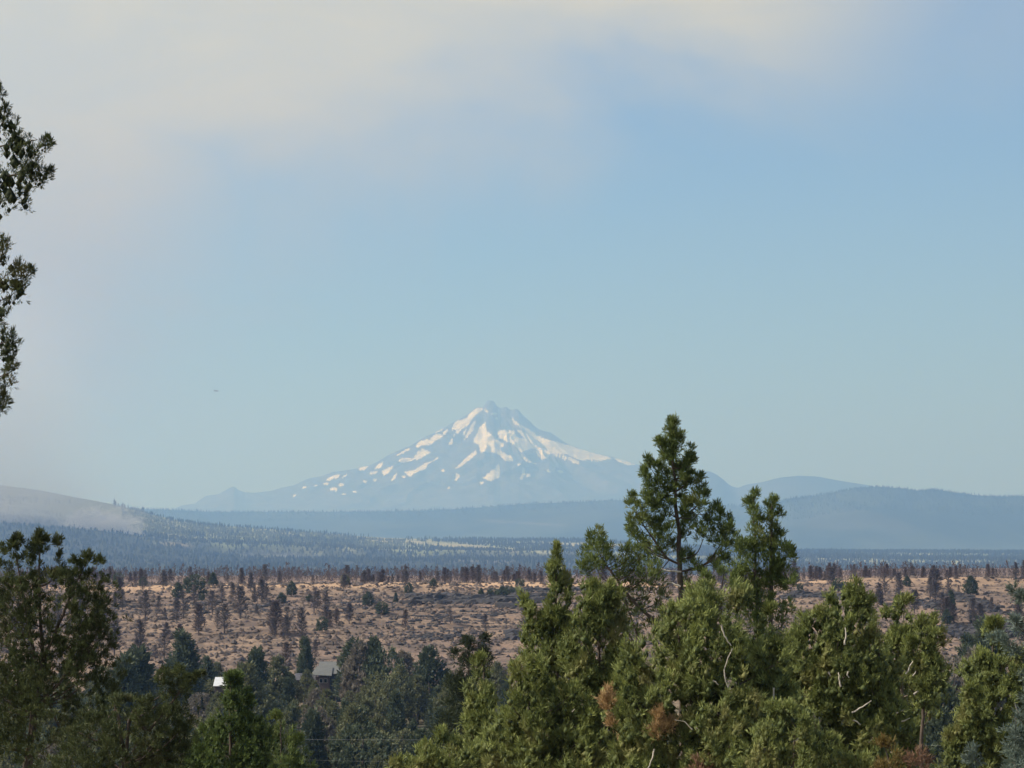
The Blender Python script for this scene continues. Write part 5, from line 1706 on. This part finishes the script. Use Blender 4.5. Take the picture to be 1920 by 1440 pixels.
M_CABLE = plain('bare_aluminium_cable', (0.40, 0.40, 0.40), 0.5, 0.1, 2)
pt = P(452, 1376, 96.0)
pz = float(gz(pt[0], 96.0))
pole2 = thing('utility_pole', 'wooden pole behind the bright green conical juniper', 'pole', (pt[0], 96.0, pz))
child('post', *tube([(pt[0], 96.1, pz - .5), (pt[0], 96.1, pt[2])], [.16, .11], 8), M_POLE, pole2)
child('crossarm', *box(pt[0] - .7, pt[0] + .7, 96.2, 96.3, pt[2] - 0.5, pt[2] - .4), M_POLE, pole2)

for lab, pts, dd, rad in (('upper pale power cable strung across the valley', [(452, 1384), (560, 1386), (660, 1387), (1200, 1389), (1750, 1398), (2500, 1418)], 96, 0.0022),
                          ('lower thin power cable strung across the valley', [(452, 1418), (560, 1424), (720, 1428), (1200, 1432), (1750, 1440), (2500, 1455)], 96, 0.0013)):
    W_ = np.array([P(a, b, dd) for a, b in pts])
    V, F = tube(spline(W_, 40), rad, 5)
    o = link('power_cable', mesh_np('power_cable', V, F, M_CABLE, smooth=True))
    o['label'] = lab; o['category'] = 'cable'; o['group'] = 'power cables across the valley'

pa = P(406, 733, 8200)
M_PLANE = plain('aircraft_paint', (0.16, 0.16, 0.17), 0.5, 0.1, 2)
plane = thing('aircraft', 'tiny fire fighting aircraft in the sky left of the mountain', 'aircraft', pa)
xs = np.linspace(-7, 7, 9)
child('fuselage', *tube(np.stack([pa[0] + xs, np.full(9, pa[1]), np.full(9, pa[2])], 1), [.3, .9, 1.25, 1.3, 1.3, 1.2, .9, .6, .25], 8), M_PLANE, plane, smooth=True)
for s in (-1, 1):
    wv = np.array([(1.2, s * .8, .9), (-1.4, s * .8, .9), (-1.0, s * 11, 1.3), (.3, s * 11, 1.3)]) + pa
    child('wing', *slab(wv, .3), M_PLANE, plane)
    child('engine', *tube([(pa[0] + 1.8 + (-1) , pa[1] + s * 4, pa[2] + .8), (pa[0] + 2.6, pa[1] + s * 4, pa[2] + .8)], [.5, .35], 7), M_PLANE, plane)
fv = np.array([(-7, 0, .2), (-4.6, 0, 1.0), (-6.2, 0, 4.2), (-7.4, 0, 4.2)]) + pa
child('tail_fin', *slab(fv + np.array([0, .1, 0]), .2), M_PLANE, plane)
tv = np.array([(-5.6, -3.6, .8), (-5.6, 3.6, .8), (-7.1, 3.6, .8), (-7.1, -3.6, .8)]) + pa
child('tailplane', *slab(tv, .2), M_PLANE, plane)

# unused prototypes are removed
for q, o in PROTO.items():
    if q not in USED:
        for c in list(o.children):
            bpy.data.objects.remove(c)
        bpy.data.objects.remove(o)
for k, o in enumerate(BP):
    if k not in BUSED:
        for c in list(o.children):
            bpy.data.objects.remove(c)
        bpy.data.objects.remove(o)
# look-alikes that share a wording are told apart by their order from left to right
from collections import defaultdict
same = defaultdict(list)
for o in S.objects:
    if o.parent is None and 'category' in o and 'label' in o:
        same[o['label']].append(o)
ORD = ['leftmost', 'second from left', 'third from left', 'fourth from left', 'fifth from left', 'sixth from left', 'seventh from left', 'eighth from left', 'ninth from left', 'tenth from left', 'eleventh from left', 'twelfth from left']
for lab, lst in same.items():
    if 1 < len(lst) <= len(ORD):
        lst.sort(key=lambda o: o.location.x / max(1.0, o.location.y))
        for i, o in enumerate(lst):
            o['label'] = lab + ', ' + (ORD[i] if i < len(lst) - 1 or len(lst) > 2 else 'rightmost')
print('TRIS', sum(len(p.data.polygons) * 2 for p in S.objects if p.type == 'MESH' and p.data.users == 1))
